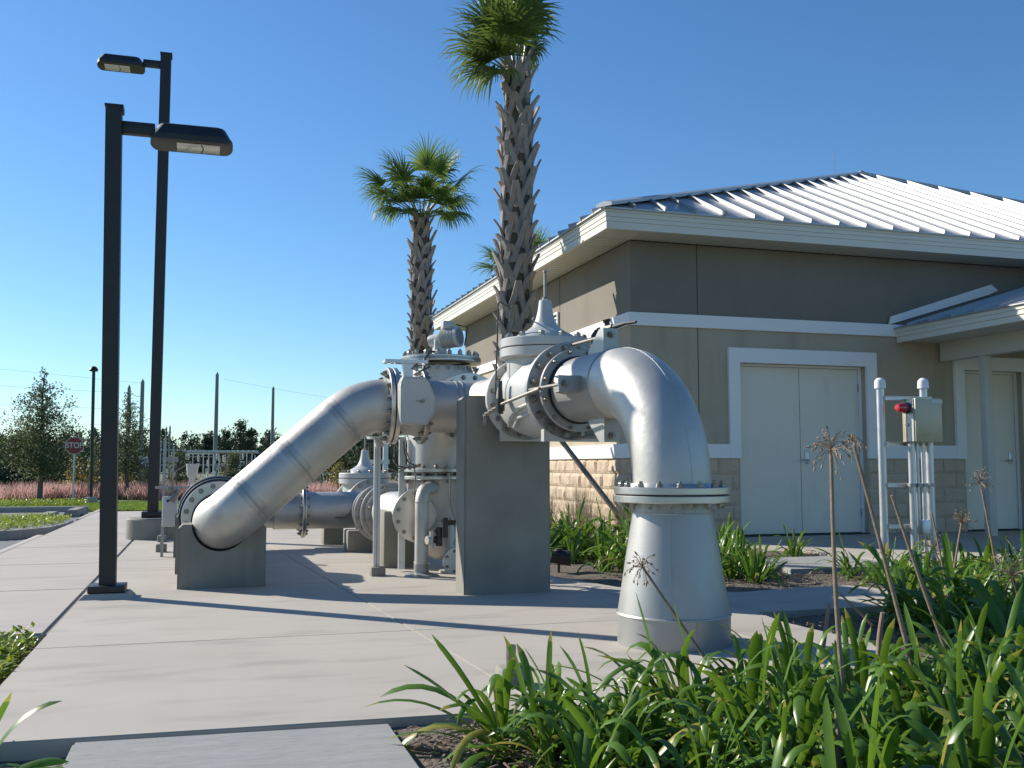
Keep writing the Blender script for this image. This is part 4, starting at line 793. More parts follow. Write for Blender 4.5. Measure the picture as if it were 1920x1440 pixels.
def palm(x,y,zt,R,label,fronds,seed,lean=(0,0),boots=True,zmin=0):
    rnd=random.Random(seed); t=thing('palm_tree',(x,y,0),label,'palm tree','cabbage palms beside the pump house')
    def ax(z): k=z/zt; return V((x+lean[0]*k,y+lean[1]*k,z))
    b=B(); zs=[i*zt/24 for i in range(25)]; b.tube([ax(z)+V((0,0,-.05 if i==0 else 0)) for i,z in enumerate(zs)],[R*(1.1 if z<.3 else 1)*(1 if z<zt*.93 else .72) for z in zs],n=20); b.o('trunk',M_core,t)
    if boots:
        b=B(); z=max(zmin,.05); k=0
        while z<zt-.08:
            nn=4
            for i in range(nn):
                a0=2*pi*(i+.5*(k%2))/nn+rnd.uniform(-.10,.10)+k*.09; zz=z+rnd.uniform(-.025,.025); c=ax(zz); f=1 if zz<zt*.9 else .8
                def P(a,r,dz): return c+V((cos(a)*r,sin(a)*r,dz))
                st=rnd.uniform(.75,1.3); da=.74
                tz=.31*st; rr=R*f
                for sg in (-1,1):
                    # tapered leg from lower-side clasp to the stub
                    path=[(a0+sg*da,rr*1.02,-.14,.036),(a0+sg*da*.62,rr*1.12,.02,.046),(a0+sg*da*.24,rr*1.26,.16,.044),(a0+sg*.05,rr*1.26+.085*st,tz,.026)]
                    prev=None
                    for (aa,r_,dz,hw) in path:
                        cpt=P(aa,r_,dz); tang=V((-sin(aa),cos(aa),0)); out=V((cos(aa),sin(aa),0)); th=.014
                        q=[cpt+tang*hw+out*(-th),cpt+tang*hw*.8+out*th,cpt-tang*hw*.8+out*th,cpt-tang*hw+out*(-th)]
                        cur=[b.m.verts.new(v) for v in q]
                        if prev:
                            for e in range(4): b.m.faces.new((prev[e],prev[(e+1)%4],cur[(e+1)%4],cur[e]))
                        else: b.m.faces.new(cur)
                        prev=cur
                    b.m.faces.new(prev)
            z+=.185; k+=1
        b.o('leaf_boots',M_boot,t,ang=18)
    top=ax(zt)
    for (az,el,pl,L,dr) in fronds:
        a=R_(az); e=R_(el); d=V((cos(a)*cos(e),sin(a)*cos(e),sin(e)))
        p=top+V((cos(a),sin(a),0))*R*.4+V((0,0,-.12)); path=[p]; q=p.copy(); dd=(d+V((0,0,.5))).normalized()
        for s in range(6): q=q+dd*(pl/6); dd=(dd+(d-dd)*.35+V((0,0,-.05))).normalized(); path.append(q.copy())
        b=B(); b.tube(path,[.028,.02,.016,.014,.012,.010,.008],n=6); fo=b.o('frond',M_petiole,t)
        vs=[];fs=[];cs=[]; up=V((0,0,1)) if abs(dd.z)<.9 else V((cos(a),sin(a),0))*-1
        frond_fan(vs,fs,cs,path[-1],dd,up,L,n=32,spread=R_(rnd.uniform(170,210)),droop=dr,rnd=rnd,w=.038)
        raw('leaflets',vs,fs,M_frond,fo,cols=cs)
    return t
RAD=R_
fr1=[(180,34,.50,.76,1.5),(196,14,.42,.78,1.8),(222,22,.40,.72,1.7),(166,52,.62,.75,1.1),(205,54,.62,.78,1.0),(240,50,.5,.70,1.4),(262,64,.6,.70,1.1),(300,76,.8,.62,1),(120,70,.75,.75,.8),(60,74,.7,.55,1.2),(255,80,.9,.7,.6),(0,84,.85,.6,.8),(190,76,.95,.8,.6),(90,64,.6,.55,1.5),(18,70,.45,.48,1.9),(176,4,.30,.72,2.1),(345,62,.30,.42,2.4),(215,-10,.25,.6,2.4)]
palm(3.93,12.70,6.28,.175,'nearer tall palm with crisscross boots rising behind the white valve, crown cut off',fr1,3,lean=(.04,0))
fr2=[(186,36,1.05,.80,.9),(200,22,.85,.80,1.6),(225,12,.7,.8,2.0),(255,22,.65,.8,2.0),(290,18,.6,.8,2.1),(330,25,.65,.8,1.9),(352,46,1.0,.88,1.1),(20,30,.7,.8,1.6),(160,30,.8,.8,1.5),(100,40,.8,.8,1.4),(5,64,1.15,.88,.7),(320,66,1.0,.85,.9),(212,58,.85,.8,1.2),(345,8,.55,.72,2.2),(205,2,.6,.74,2.2),(270,42,.65,.8,1.7),(230,35,.6,.75,1.8),(310,40,.6,.75,1.8),(190,10,.5,.7,2.2),(0,12,.5,.7,2.2),(240,0,.45,.7,2.2),(300,0,.45,.7,2.2),(180,60,.95,.8,1.0),(280,75,1.05,.8,.9)]
palm(4.45,21.1,6.36,.185,'farther palm with a full rounded crown behind the far corner of the building',fr2,5,lean=(-.05,0))
fr3=[(185,15,.9,.8,1.0),(170,40,.9,.8,.8),(205,30,.9,.8,.9),(10,20,.9,.8,1.0),(350,45,.9,.8,.7),(250,35,.8,.8,.9),(90,50,.8,.8,.8),(300,60,.9,.8,.6),(190,-15,.8,.8,1.3),(0,-10,.8,.8,1.3),(270,75,.9,.8,.5)]
palm(8.6,26.9,6.25,.18,'palm crown just peeking over the left edge of the metal roof',fr3,9,boots=False)
t=thing('palm_brace',(5.0,11.15,0),'dark diagonal prop leaning from the near palm down to the planting bed','palm brace')
b=B(); b.cyl((3.95,12.55,1.95),(5.03,11.10,-.06),.032,n=10); b.o('prop',M_brace,t)
# ---------------- lily clumps ----------------
def lily_mesh(seed,n=24,L=.42,w=.030,old=.08,az=None,elr=(48,88)):
    rnd=random.Random(seed); vs=[];fs=[];cs=[]
    for i in range(n+(5 if az is None else 0)):
        dead=i>=n
        a=rnd.uniform(0,2*pi) if az is None else R_(rnd.uniform(*az)); r0=rnd.uniform(0,.05); l=L*rnd.uniform(.55,1.25)*(.6 if dead else 1); el=R_(rnd.uniform(*elr)) if not dead else R_(rnd.uniform(5,35)); d=V((cos(a)*cos(el),sin(a)*cos(el),sin(el)))
        p=V((cos(a)*r0,sin(a)*r0,-.03)); seg=11; bend=rnd.uniform(.05,.42)*(1.8 if rnd.random()<.35 else 1); w_=w*rnd.uniform(.7,1.2); tw=rnd.uniform(-.06,.06); sd=V((-sin(a),cos(a),0)); k=len(vs); ti=1.9 if dead else (rnd.uniform(.35,1) if rnd.random()<old else 0)
        for s in range(seg+1):
            f=s/seg; ww=w_*(.55+.9*f if f<.5 else 1)*(1 if f<.8 else sqrt(max(.006,1-((f-.8)/.2)**2))); n_=sd.cross(d).normalized()
            vs+= [p+sd*ww/2+n_*ww*.16,p-n_*ww*.02,p-sd*ww/2+n_*ww*.16]
            p=p+d*(l/seg); d=(d+V((0,0,-1))*bend*(.2+f*1.35)*(1 if d.z>-.85 else 0)).normalized(); sd=(sd+sd.cross(d)*tw)
            sd=(sd-d*sd.dot(d)).normalized()
        for s in range(seg):
            b_=k+3*s; fs+=[(b_,b_+1,b_+4,b_+3),(b_+1,b_+2,b_+5,b_+4)]; v=ti if ti and s>2 else 0
            if not ti and s>=seg-1 and rnd.random()<.3: v=.7
            cs+=[v,v]
    me=bpy.data.meshes.new('lily_foliage'); me.from_pydata(vs,[],fs); at=me.attributes.new('tint','FLOAT','FACE'); at.data.foreach_set('value',cs); me.materials.append(M_lily); me.polygons.foreach_set('use_smooth',[True]*len(fs)); return me
LM=[lily_mesh(i,n=26,L=.50,w=random.Random(i).uniform(.032,.046),old=.06,elr=(32,86)) for i in range(8)]; LT=[lily_mesh(20+i,n=24,L=.52,w=.048,old=.06,elr=(32,84)) for i in range(5)]; LS=[lily_mesh(40+i,n=30,L=.36,w=.024) for i in range(4)]
def lily(x,y,meshes,sc,label,group,z=-.04):
    o=bpy.data.objects.new('lily_clump',random.choice(meshes)); COL.objects.link(o); o.location=(x,y,z); o.rotation_euler=(random.uniform(-.08,.08),random.uniform(-.08,.08),random.uniform(0,6.28)); o.scale=(sc,)*3
    return tag(o,label,'lily clump',group)
G1='lily clumps crowding the foreground bed'; L1='strap-leaved green lily clump crowded into the foreground bed'
def fg_ok(x,y):
    if y>3.55 and x<3.0: return False
    if x<.95+max(0,(2.9-y))*.0: return False
    return True
pts=[]; random.seed(21)
tries=0
while len(pts)<95 and tries<9000:
    tries+=1; x=random.uniform(.95,5.2); y=random.uniform(2.15,3.52)
    if x<1.25 and y<2.75: continue
    if x/y>1.25: continue
    if all((x-a)**2+(y-c)**2>.175**2 for a,c in pts): pts.append((x,y))
for x,y in pts: lily(x,y,LM if y>2.5 else LT,random.uniform(.62,.92)*(.92 if y<2.6 else 1)*(.85 if x<1.5 else 1),L1,G1)
G2='lily clumps in the bed right of the apron'; L2='green lily clump in the shady bed between apron and cabinet rack'
pts=[]
while len(pts)<62:
    x=random.uniform(3.35,8.2); y=random.uniform(3.6,7.6)
    if x/y>1.12: continue
    if y<5.55 and x<3.5+(y-3.6)*.35: continue
    if 5.35<y<6.85 and x<5.1: continue
    if y>=6.85 and x<5.2: continue
    if x>6.2 and y>7.4: continue
    if 5.6<x<6.6 and y>7.3: continue
    if all((x-a)**2+(y-c)**2>.27**2 for a,c in pts): pts.append((x,y))
for x,y in pts: lily(x,y,LM+LT,random.uniform(.8,1.05)*(1 if y<5.6 else .72),L2,G2)
G3='lily clumps behind the riser on its left'; pts=[]
while len(pts)<26:
    x=random.uniform(3.15,4.7); y=random.uniform(8.0,10.9)
    if x<3.3+(9-y)*.1: continue
    if all((x-a)**2+(y-c)**2>.27**2 for a,c in pts): pts.append((x,y))
for x,y in pts: lily(x,y,LS+LM,random.uniform(.9,1.15),'dense green lily clump against the building between pedestal and riser',G3)
G4='lily clumps behind the riser on its right'; pts=[]
while len(pts)<13:
    x=random.uniform(3.9,5.0); y=random.uniform(7.1,9.2)
    if not (1.94<math.tan(atan2(x,y))*4.0<2.5): continue
    if x>4.7 and y<8.2: continue
    if all((x-a)**2+(y-c)**2>.24**2 for a,c in pts): pts.append((x,y))
for x,y in pts: lily(x,y,LS,random.uniform(1.0,1.2),'dense green lily clump right of the riser before the double doors',G4)
lily(5.98,9.35,LS,1.15,'single bright lily clump at the kerb before the double doors',None)
# arching clump at the slab's corner and left edge lily
o=bpy.data.objects.new('lily_clump',lily_mesh(79,n=17,L=.50,w=.034,az=(120,250),elr=(28,60))); COL.objects.link(o); o.location=(1.02,3.22,-.04); tag(o,'long-leaved lily clump arching over the corner of the foreground slab','lily clump')
o=bpy.data.objects.new('lily_clump',lily_mesh(91,n=7,L=.36,w=.036,az=(-30,60),elr=(8,35))); COL.objects.link(o); o.location=(-.66,3.30,-.05); tag(o,'flat-lying lily leaves on the soil left of the foreground slab','lily clump')
o=bpy.data.objects.new('lily_clump',lily_mesh(81,n=14,L=.40,w=.034)); COL.objects.link(o); o.location=(-.70,3.42,-.08); tag(o,'lily clump cut by the lower left edge of the picture','lily clump')
# ---------------- dried stalks ----------------
def stalk(base,head,label,hr=.085,r=.0075,nped=46,seed=0,bowl=0,droop=0):
    rnd=random.Random(seed); base=V(base);head=V(head); t=thing('dried_flower_stalk',base,label,'dried flower stalk','dry flower stalks among the lilies')
    n=8; bow=V((rnd.uniform(-1,1),rnd.uniform(-1,1),0))*.012; pts=[base.lerp(head,i/n)+bow*sin(pi*i/n) for i in range(n+1)]
    b=B(); b.tube(pts,[r*1.25-(r*.45)*i/n for i in range(n+1)],n=8); b.o('stalk',M_dry,t)
    if hr:
        b=B(); ax=(head-base).normalized()
        for i in range(nped):
            d=V((rnd.gauss(0,1),rnd.gauss(0,1),rnd.gauss(0,1))).normalized(); d=(d+ax*.55).normalized(); l=hr*rnd.uniform(.6,1.1); m_=head+d*l*.6+V((0,0,.004)); e=head+d*l+V((0,0,-droop*l))
            b.tube([head,m_,e],.0011,n=3,cap=False)
            if rnd.random()<.75:
                dd=(e-m_).normalized(); dd=(dd+V((rnd.uniform(-.6,.6),rnd.uniform(-.6,.6),rnd.uniform(-.9,.3)))).normalized(); s_=rnd.uniform(.012,.02)
                b.lathe([(0,0),(.0042,s_*.35),(.003,s_*.8),(0,s_*1.2)],e,dd,5)
        b.o('seed_head',M_dry,t,smooth=False)
stalk((2.11,3.0,-.05),(2.03,2.94,.955),'upright dry flower stalk with round seed head, tallest in the foreground',.085,seed=1,droop=.25)
stalk((2.57,3.18,-.03),(2.288,3.175,.985),'dry stalk leaning left with a small seed head by the double door edge',.05,seed=2,nped=20,droop=.4)
stalk((3.10,3.635,.0),(2.82,3.657,.775),'headless dry stalk leaning left before the cabinet rack',0,seed=3)
stalk((2.01,3.55,-.03),(1.64,3.622,.51),'dry stalk leaning far left with seed head against the riser cone',.065,seed=4,nped=40,droop=.2,r=.006)
stalk((5.36,6.3,.0),(5.424,6.244,.48),'short dry flower stalk with fluffy head below the cabinet rack',.09,seed=5,nped=70,r=.008)
stalk((4.82,5.2,.0),(4.661,5.19,.80),'slender dry stalk with flat seed head before the single door',.085,seed=6,nped=50,r=.007)
stalk((4.50,5.3,.0),(4.375,5.295,.61),'thin headless dry stalk before the cabinet conduits',0,seed=7,r=.006)
stalk((2.726,3.644,-.03),(2.731,3.623,.29),'short broken dry stalk stub among the foreground lilies',0,seed=8,r=.011)
stalk((2.905,4.33,-.03),(2.935,4.3,.235),'pale broken stalk at the apron edge',0,seed=9,r=.010)
stalk((3.25,4.4,.1),(2.97,4.3,.30),'snapped pale stalk lying against the bed mound',0,seed=10,r=.006)
stalk((4.55,4.75,-.0),(4.42,4.7,.28),'spiky dry seed head low at the right edge',.15,seed=11,nped=70,r=.008)
stalk((5.9,7.0,.0),(5.8,7.0,.22),'pale bristly seed head low in front of the rack',.13,seed=12,nped=60,r=.006)
t=thing('garden_stake',(1.78,2.57,-.03),'weathered grey wooden stake standing in the foreground lilies','stake')
b=B(); b.box((1.765,2.56,-.05),(1.795,2.575,.195),bev=.002); b.o('stake',M_wood,t)
# dry ornamental grass against the wall
def tuft(x,y,n,h,sp,label,m):
    vs=[];fs=[];rnd=random.Random(int(x*100))
    for i in range(n):
        a=rnd.uniform(0,2*pi); l=h*rnd.uniform(.5,1.15); lean=abs(rnd.gauss(0,sp)); p=V((x+rnd.gauss(0,.06),y+rnd.gauss(0,.06),-.04)); d=V((cos(a)*lean,sin(a)*lean,1)).normalized(); sd=V((-sin(a),cos(a),0))*.003; k=len(vs)
        for s in range(6): vs+=[p+sd*(1-s/5.5),p-sd*(1-s/5.5)]; p=p+d*(l/5); d=(d+V((0,0,-.10*s*lean))).normalized()
        for s in range(5): fs.append((k+2*s,k+2*s+1,k+2*s+3,k+2*s+2))
    o=raw('ornamental_grass',vs,fs,m); return tag(o,label,'ornamental grass','dry grass tufts along the block wall')
for i,(x,y) in enumerate([(4.25,11.2),(4.55,11.8),(4.75,10.9),(4.3,12.6)]): tuft(x,y,420,.72,.55,['pale dry grass tuft nearest the pedestal at the block wall','dry grass tuft against the block wall behind the lilies','spreading dry grass tuft next to the riser at the block wall','dry grass tuft at the foot of the near palm'][i],M_drygrass)
t=thing('garden_spotlight',(3.06,8.5,0),'small black ground spotlight at the pad edge beside the pedestal','spotlight')
b=B(); b.cyl((2.98,8.52,.10),(3.14,8.46,.085),.055,.07,n=20); b.lathe([(.05,.15),(.03,.17),(0,.175)],(3.04,8.5,0),n=12); b.o('lamp_housing',M_black,t); b=B(); b.cyl((3.04,8.5,-.04),(3.04,8.5,.06),.012,n=8); b.o('ground_spike',M_black,t)
# ---------------- background trees ----------------
def tree(name,x,y,z0,H_,R0,trunk_h,nl,label,m,ls=.09,seed=0,cone=1.0,group=None,tr=.07,nlimb=34,tint=.12,cat='tree'):
    rnd=random.Random(seed); t=thing(name,(x,y,z0),label,cat,group); b=B(); ends=[]
    b.tube([(x+rnd.uniform(-.03,.03)*i,y,z0+H_*i/6-.05) for i in range(7)],[tr*(1-.93*i/6) for i in range(7)],n=8)
    b.o('trunk',M_bark,t); b=B()
    for i in range(nlimb):
        f=((i+.5)/nlimb)**1.45; z=z0+trunk_h+(H_-trunk_h)*f*.97; rad=R0*((1-f)**cone)*(min(1,.7+f*2.2))*rnd.uniform(.55,1.15)+.08; a=i*2.4+rnd.uniform(-.4,.4); el=.25+.5*f+rnd.uniform(-.15,.15)
        d=V((cos(a)*cos(el),sin(a)*cos(el),sin(el))); p=V((x,y,z)); path=[p]
        for s in range(5): p=p+d*rad/5*1.05; d=(d+V((rnd.uniform(-.2,.2),rnd.uniform(-.2,.2),rnd.uniform(-.12,.16)))).normalized(); path.append(p.copy())
        b.tube(path,[tr*.32*(1-f*.6)*(1-.16*s) for s in range(6)],n=5)
        for s in range(1,6):
            for q in range(2):
                tw=path[s]+V((rnd.gauss(0,1),rnd.gauss(0,1),rnd.gauss(0,.8)))*rad*.2; b.tube([path[s],tw],.006*(1 if ls>.05 else .6),n=3,cap=False); ends.append((path[s],tw,rad))
    b.o('limbs',M_bark,t); cw=[]
    for e_ in ends: cw.append((cw[-1] if cw else 0)+e_[2]**1.3)
    vs=[];fs=[];cs=[];k=0
    for i in range(nl):
        a_,c_,rad=rnd.choices(ends,cum_weights=cw)[0]; p=a_.lerp(c_,rnd.uniform(.2,1.25))+V((rnd.gauss(0,1),rnd.gauss(0,1),rnd.gauss(0,1)))*(.05+rad*.10)
        d=V((rnd.gauss(0,1),rnd.gauss(0,1),rnd.gauss(0,1))).normalized(); s_=d.orthogonal().normalized()*ls*.3; L=ls*rnd.uniform(.6,1.2)
        vs+=[p,p+d*L*.5+s_,p+d*L,p+d*L*.5-s_]; fs.append((k,k+1,k+2,k+3)); k+=4; cs.append(rnd.random() if rnd.random()<tint else 0)
    raw('crown',vs,fs,m,t,cols=cs); return t
tree('oak_tree',-6.15,43.6,-.5,5.3,2.15,1.15,8000,'young live oak with a tapering crown left of the stop sign',M_oak,.11,1,1.15,'young oaks on the far lawn',.12,44)
tree('oak_tree',-3.05,45.0,-.5,4.7,1.5,1.1,4200,'sparser young oak between the two lamp posts',M_oak,.10,2,1.1,'young oaks on the far lawn',.10,40)
tree('oak_tree',-8.75,42.0,-.5,4.6,1.5,1.3,5000,'young oak half cut off at the left edge',M_oak,.10,3,.7,'young oaks on the far lawn',.10,36)
tree('oak_tree',-1.0,47,-.5,2.15,.75,.3,2600,'bushy low oak behind the instrument panel',M_oak,.10,4,.6,None,.09,30)
tree('oak_tree',1.6,60,-.5,2.1,1.0,.3,2600,'grey-green rounded tree right of the tall utility pole',M_oak,.12,5,.6,None,.09,30)
tree('oak_tree',6.9,58,-.5,4.2,2.2,.4,8500,'dense dark tree seen under the sloping pipe beside the strut',M_oak,.14,6,.5,None,.12,36)
tree('oak_tree',9.3,56,-.5,3.9,1.7,.4,6000,'dense green tree seen left of the strainer cone',M_oak,.14,16,.5,None,.12,36)
tree('bare_sapling',7.0,33,-.3,5.5,.8,2.2,260,'thin nearly bare sapling beside the farther palm',M_oak,.06,7,.6,None,.04,30,cat='sapling')
for i,(x,y,h_,r_,lb) in enumerate([(-5.2,46.5,1.9,.55,'small yellow shrub just right of the left oak trunk'),(-4.55,46.5,1.6,.5,'yellow-green shrub below the stop sign'),(-3.25,46.8,1.7,.5,'yellowing shrub at the foot of the second oak'),(-2.3,46.0,1.25,.55,'green shrub before the grey hut'),(5.9,46,1.5,.6,'yellow-tinged shrub under the sloping pipe')]):
    tree('shrub',x,y,-.5,h_,r_,.15,1300,lb,M_yel if i!=3 else M_oak,.085,30+i,.5,'small shrubs along the pink grass',.03,16,cat='shrub')
# pine wood: far mass plus individual pines
def pine_pts(vs,fs,x,y,z0,H_,rnd,ls,n):
    lumps=[(rnd.uniform(.35,1),rnd.uniform(0,6.3),rnd.random()) for _ in range(16)]
    for i in range(n):
        f,a,q=lumps[rnd.randrange(16)]; rad=H_*.2*(1.12-f)+.25; c=V((x+cos(a)*rad*q,y+sin(a)*rad*q,z0+H_*f)); p=c+V((rnd.gauss(0,1),rnd.gauss(0,1),rnd.gauss(0,.7)))*H_*.055
        d=V((rnd.gauss(0,1),rnd.gauss(0,1),rnd.gauss(0,1)+.5)).normalized(); s_=d.orthogonal().normalized()*ls*.28; k=len(vs); vs+=[p-s_,p+s_,p+d*ls]; fs.append((k,k+1,k+2))
rnd=random.Random(5); vs=[];fs=[]
for i in range(330):
    x=rnd.uniform(-90,110); y=rnd.uniform(235,262); pine_pts(vs,fs,x,y,-.5,rnd.uniform(6.0,9.6),rnd,.8,190)
for i in range(14000):
    x=rnd.uniform(-95,110); y=rnd.uniform(228,240); z=rnd.uniform(-.5,4.6); k=len(vs); a=rnd.uniform(0,3); s_=V((cos(a),sin(a),rnd.uniform(-.4,.4)))*.7; p=V((x,y,z)); vs+=[p-s_,p+s_,p+V((0,0,1.2))]; fs.append((k,k+1,k+2))
tag(raw('pine_wood',vs,fs,M_pine),'dark distant pine wood along the horizon',None,None,'stuff')
for i,(u,h_,lb) in enumerate([(451,13.2,'tall clumped pine standing above the distant wood'),(425,10.5,'shorter pine just left of the tallest distant pine'),(470,10.8,'pine just right of the tallest distant pine'),(395,10,'pine close by the tall utility pole'),(505,10.8,'pine at the foot of the right utility pole'),(385,9.3,'small pine on the left of the tall utility pole'),(30,8.8,'pine near the left edge behind the oak'),(150,9.6,'pine behind the stop sign')]):
    a=YAW+math.atan((u-960)/1884); y=212; x=math.tan(a)*y; t=thing('pine_tree',(x,y,-.5),lb,'pine tree','pines standing out of the distant wood'); rn=random.Random(i+60); vs=[];fs=[]; pine_pts(vs,fs,x,y,-.5,h_*.80,rn,.6,650); raw('crown',vs,fs,M_pine,t); b=B(); b.cyl((x,y,-.5),(x,y,h_*.72),.22,.08,n=6); b.o('trunk',M_bark,t)
# hedge line / dark understory left behind lawn
vs=[];fs=[];rnd=random.Random(8)
for i in range(22000):
    x=rnd.uniform(-26,-3.4); y=rnd.uniform(56,60); z=-.5+abs(rnd.gauss(0,1.15))*(.8+.5*mn.noise(V((x*.5,0,0)))); 
    if z>2.6: continue
    k=len(vs); d=V((rnd.gauss(0,1),rnd.gauss(0,1),rnd.gauss(0,1))).normalized(); s_=d.orthogonal().normalized()*.08; p=V((x,y,z)); vs+=[p-s_,p+s_,p+d*.28]; fs.append((k,k+1,k+2))
tag(raw('thicket',vs,fs,M_pine),'dark thicket behind the pink grass on the left',None,None,'stuff')
# ---------------- background furniture ----------------
def at(u,y): a=YAW+math.atan((u-960)/1884); return math.tan(a)*y
t=thing('stop_sign',(at(140,41.5),41.5,-.5),'red octagonal stop sign on a thin post in front of the left oak','stop sign'); sx=at(141,41.5)
b=B(); b.box((sx-.03,41.52,-.55),(sx+.03,41.55,1.95)); b.o('sign_post',M_galv,t)
def octo(r,y,th): 
    b=B(); b.poly([(sx+r*cos(pi/8+i*pi/4),y,1.68+r*sin(pi/8+i*pi/4)) for i in range(8)],ext=(0,th,0)); bmesh.ops.recalc_face_normals(b.m,faces=b.m.faces); return b
b=octo(.355,41.5,.012); pl=b.o('sign_plate',M_signw,t,smooth=False); b=octo(.33,41.494,.004); b.o('sign_face',M_signred,pl,smooth=False)
cu=bpy.data.curves.new('w','FONT'); cu.body='STOP'; cu.size=.30; cu.align_x='CENTER'; cu.align_y='CENTER'; cu.extrude=.003; cu.offset=.006
ob=bpy.data.objects.new('tmp',cu); COL.objects.link(ob); bpy.context.view_layer.update(); me=bpy.data.meshes.new_from_object(ob.evaluated_get(bpy.context.evaluated_depsgraph_get())); bpy.data.objects.remove(ob)
me.transform(M.Translation((sx,41.488,1.68))@M.Rotation(pi/2,4,'X')@M.Scale(.86,4,V((1,0,0)))); me.materials.clear(); me.materials.append(M_signw); o=bpy.data.objects.new('sign_lettering',me); COL.objects.link(o); par(o,pl)
for i,(x,y,lb) in enumerate([(-2.72,20.3,'precast concrete wheel stop beside the planting island'),(-2.45,22.3,'farther concrete wheel stop near the end of the walkway')]):
    t=thing('wheel_stop',(x,y,-.1),lb,'wheel stop','concrete wheel stops'); b=B(); b.poly([(x-.17,y-.8,-.1),(x-.09,y-.75,.04),(x+.09,y-.75,.04),(x+.17,y-.8,-.1)],ext=(0,1.5,0)); bmesh.ops.recalc_face_normals(b.m,faces=b.m.faces); b.o('wheel_stop',M_block,t,smooth=False)
def pole(u,y,ztop,r,lb):
    x=at(u,y); t=thing('utility_pole',(x,y,-.5),lb,'utility pole','grey utility poles beyond the lot'); b=B(); b.cyl((x,y,-.6),(x,y,ztop),r*1.25,r*.85,n=12); b.lathe([(r*.85,ztop),(0,ztop+.25)],(x,y,0),n=12); b.o('pole',M_pole,t); return x,t
P={}
for u,v,y,r,lb in [(405,702,92,.17,'tall grey utility pole, tallest right of the lamp posts'),(511,728,112,.17,'utility pole rising just above the sloping pipe'),(240,727,74,.13,'utility pole between the lamp posts, left of its pair'),(265,716,74,.15,'utility pole between the lamp posts, right of its pair'),(312,803,130,.12,'short distant pole, left of a close pair behind the panel'),(319,801,130,.12,'short distant pole, right of a close pair behind the panel'),(603,880,70,.12,'pale pole under the sloping pipe')]:
    d=y/cos(YAW+math.atan((u-960)/1884))*cos(math.atan((u-960)/1884)); zt=.9+(874-v)/1884*d; P[u]=(*pole(u,y,zt,r,lb)[:1],y,zt,pole)
# insulator arms on the pair
t=thing('pole_insulators',(P[240][0],74,3),'thin insulator arms joining the pair of poles','insulator arms'); b=B(); xa,xb=P[240][0],P[265][0]
for z in (P[265][2]-.9,P[265][2]-1.7): b=B(); b.tube([(xa+.1,74,z+.1),(xa+.5,74,z-.12),(xb-.12,74,z-.1)],.02,n=4); b.o('arm',M_wire,t)
for z in (P[265][2]-2.6,P[265][2]-3.4): b=B(); b.tube([(xb,74,z-.2),(xb+.35,74,z),(xb+.75,74,z+.1)],.025,n=4); b.o('arm',M_wire,t)

t=thing('power_lines',(0,92,6),'thin power lines strung between the poles','power lines')
def cat_(a,c,sag): a,c=V(a),V(c); return [a.lerp(c,i/16)+V((0,0,-4*sag*(i/16)*(1-i/16))) for i in range(17)]
b=B(); x0,y0,z0=P[405][:3]; b.tube(cat_((x0+.6,y0,z0-.4),(at(1000,110),110,7.2),.9),.009,n=4,cap=False)
b.o('wire',M_wire,t)
for v0,v1 in ((745,750),(775,778),(803,805)):
    b=B(); b.tube([(at(-300,74),74,.9+(874-v0)/1884*84),(xa,74,.9+(874-v1)/1884*76)],.009,n=4,cap=False); b.o('wire',M_wire,t)
b=B(); b.tube([(at(-300,74),74,.9+(874-712)/1884*84),(P[265][0],74,P[265][2]-.1)],.008,n=4,cap=False)
b.o('wire',M_wire,t)
# substation frames
t=thing('substation',(at(400,72),72,-.5),'white steel lattice of an electrical substation beyond the sloping pipe','substation')
def zz(v,y): return .9+(874-v)/1884*y*1.0
rnd=random.Random(3); Y=72
b=B()
for i in range(19):
    u=298+i*10.6; x=at(u,Y); yy=Y+rnd.uniform(0,8); z=zz(851 if u>330 else 846,Y)+rnd.uniform(-.06,.06); 
    if i%2==0 or u>380: b.cyl((x,yy,-.5),(x,yy,z),.035,n=5)
b.o('column',M_subst,t)
b=B()
for u0,v0,u1,v1,dy,th in [(335,850,487,846,0,.10),(330,855,410,857,1,.05),(296,845,350,838,.5,.05),(320,870,487,872,2,.04),(296,872,340,870,1,.04),(340,848,400,851,3,.07),(296,905,470,905,3,.03)]:
    b.box((at(u0,Y+dy),Y+dy,min(zz(v0,Y),zz(v1,Y))-th/2),(at(u1,Y+dy),Y+dy+.1,min(zz(v0,Y),zz(v1,Y))+th/2))
for i in range(16):
    u=336+i*9.6; x=at(u,Y); b.box((x-.14,Y-.5,zz(849,Y)),(x+.16,Y+.9,zz(847,Y)+.04))
b.o('beam',M_subst,t,smooth=False)
b=B()
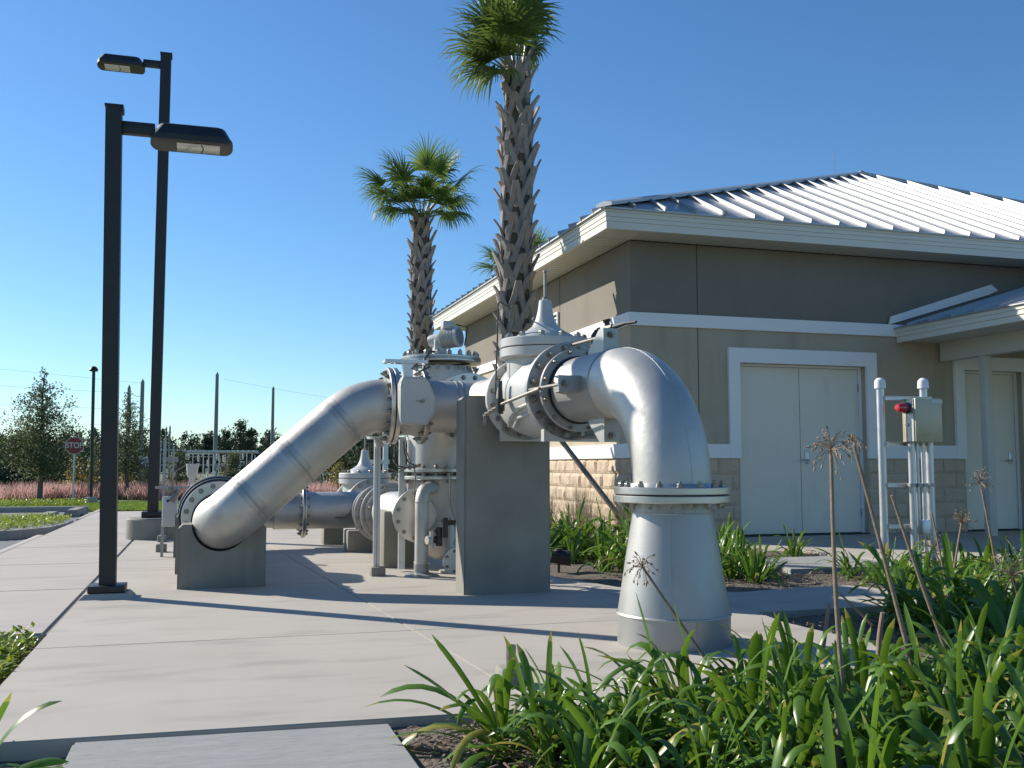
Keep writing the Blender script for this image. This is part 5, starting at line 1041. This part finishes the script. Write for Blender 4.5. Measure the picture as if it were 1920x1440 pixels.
for i in range(26):
    b=B(); u=300+rnd.uniform(0,180); x=at(u,Y+2); z=zz(rnd.uniform(860,900),Y); b.cyl((x,Y+2,z),(x,Y+2,z+.5),.06,n=6); b.box((x-.15,Y+2,z-.3),(x+.12,Y+2.3,z-.1)); b.o('equipment',M_subst,t,smooth=False)
b=B()   # lattice tower beside lamp post
x0=at(297,Y); x1=at(303,Y)
for z0 in [i*.5-.5 for i in range(6)]: b.tube([(x0,Y,z0),(x1,Y,z0+.5)],.02,n=4); b.tube([(x1,Y,z0),(x0,Y,z0+.5)],.02,n=4)
b.cyl((x0,Y,-.5),(x0,Y,2.6),.03,n=5); b.cyl((x1,Y,-.5),(x1,Y,2.6),.03,n=5); b.o('lattice_tower',M_subst,t)
t=thing('hut',(at(252,62),62,-.5),'low grey-green hut with ribbed metal roof behind the second oak','hut')
xa,xb=at(228,62),at(282,62); b=B(); b.box((xa,62,-.5),(xb,65,.93)); b.o('wall',M_far,t,smooth=False)
b=B(); b.poly([(xa-.1,61.7,.9),(xb+.1,61.7,.9),(xb-.2,63.5,1.5),(xa+.2,63.5,1.5)],ext=(0,0,-.04))
for i in range(9): x=xa+(xb-xa)*i/8; b.poly([(x-.02,61.7,.91),(x+.02,61.7,.91),(x+.02,63.4,1.5),(x-.02,63.4,1.5)],ext=(0,0,.05))
bmesh.ops.recalc_face_normals(b.m,faces=b.m.faces); b.o('roof',M_farroof,t,smooth=False)
t=thing('white_fence',(at(130,52),52,-.5),'pale panel fence low behind the yellow shrubs','fence')
b=B(); b.box((at(95,52),52,-.5),(at(190,52),52.04,.05)); b.o('panel',M_subst,t,smooth=False); b=B(); 
for i in range(8): x=at(95+i*13.5,52); b.box((x-.04,51.95,-.5),(x+.04,52.08,.12))
b.box((at(160,52),51.9,-.5),(at(168,52),52.2,.35)); b.o('fence_post',M_subst,t,smooth=False)
t=thing('chain_fence',(at(560,55),55,-.5),'thin dark fence of upright bars under the sloping pipe','fence')
b=B()
for i in range(46): x=at(500+i*6,55); b.cyl((x,55,-.5),(x,55,.55),.012,n=4)
b.box((at(500,55),54.99,.5),(at(775,55),55.01,.54)); b.o('bars',M_subst,t)
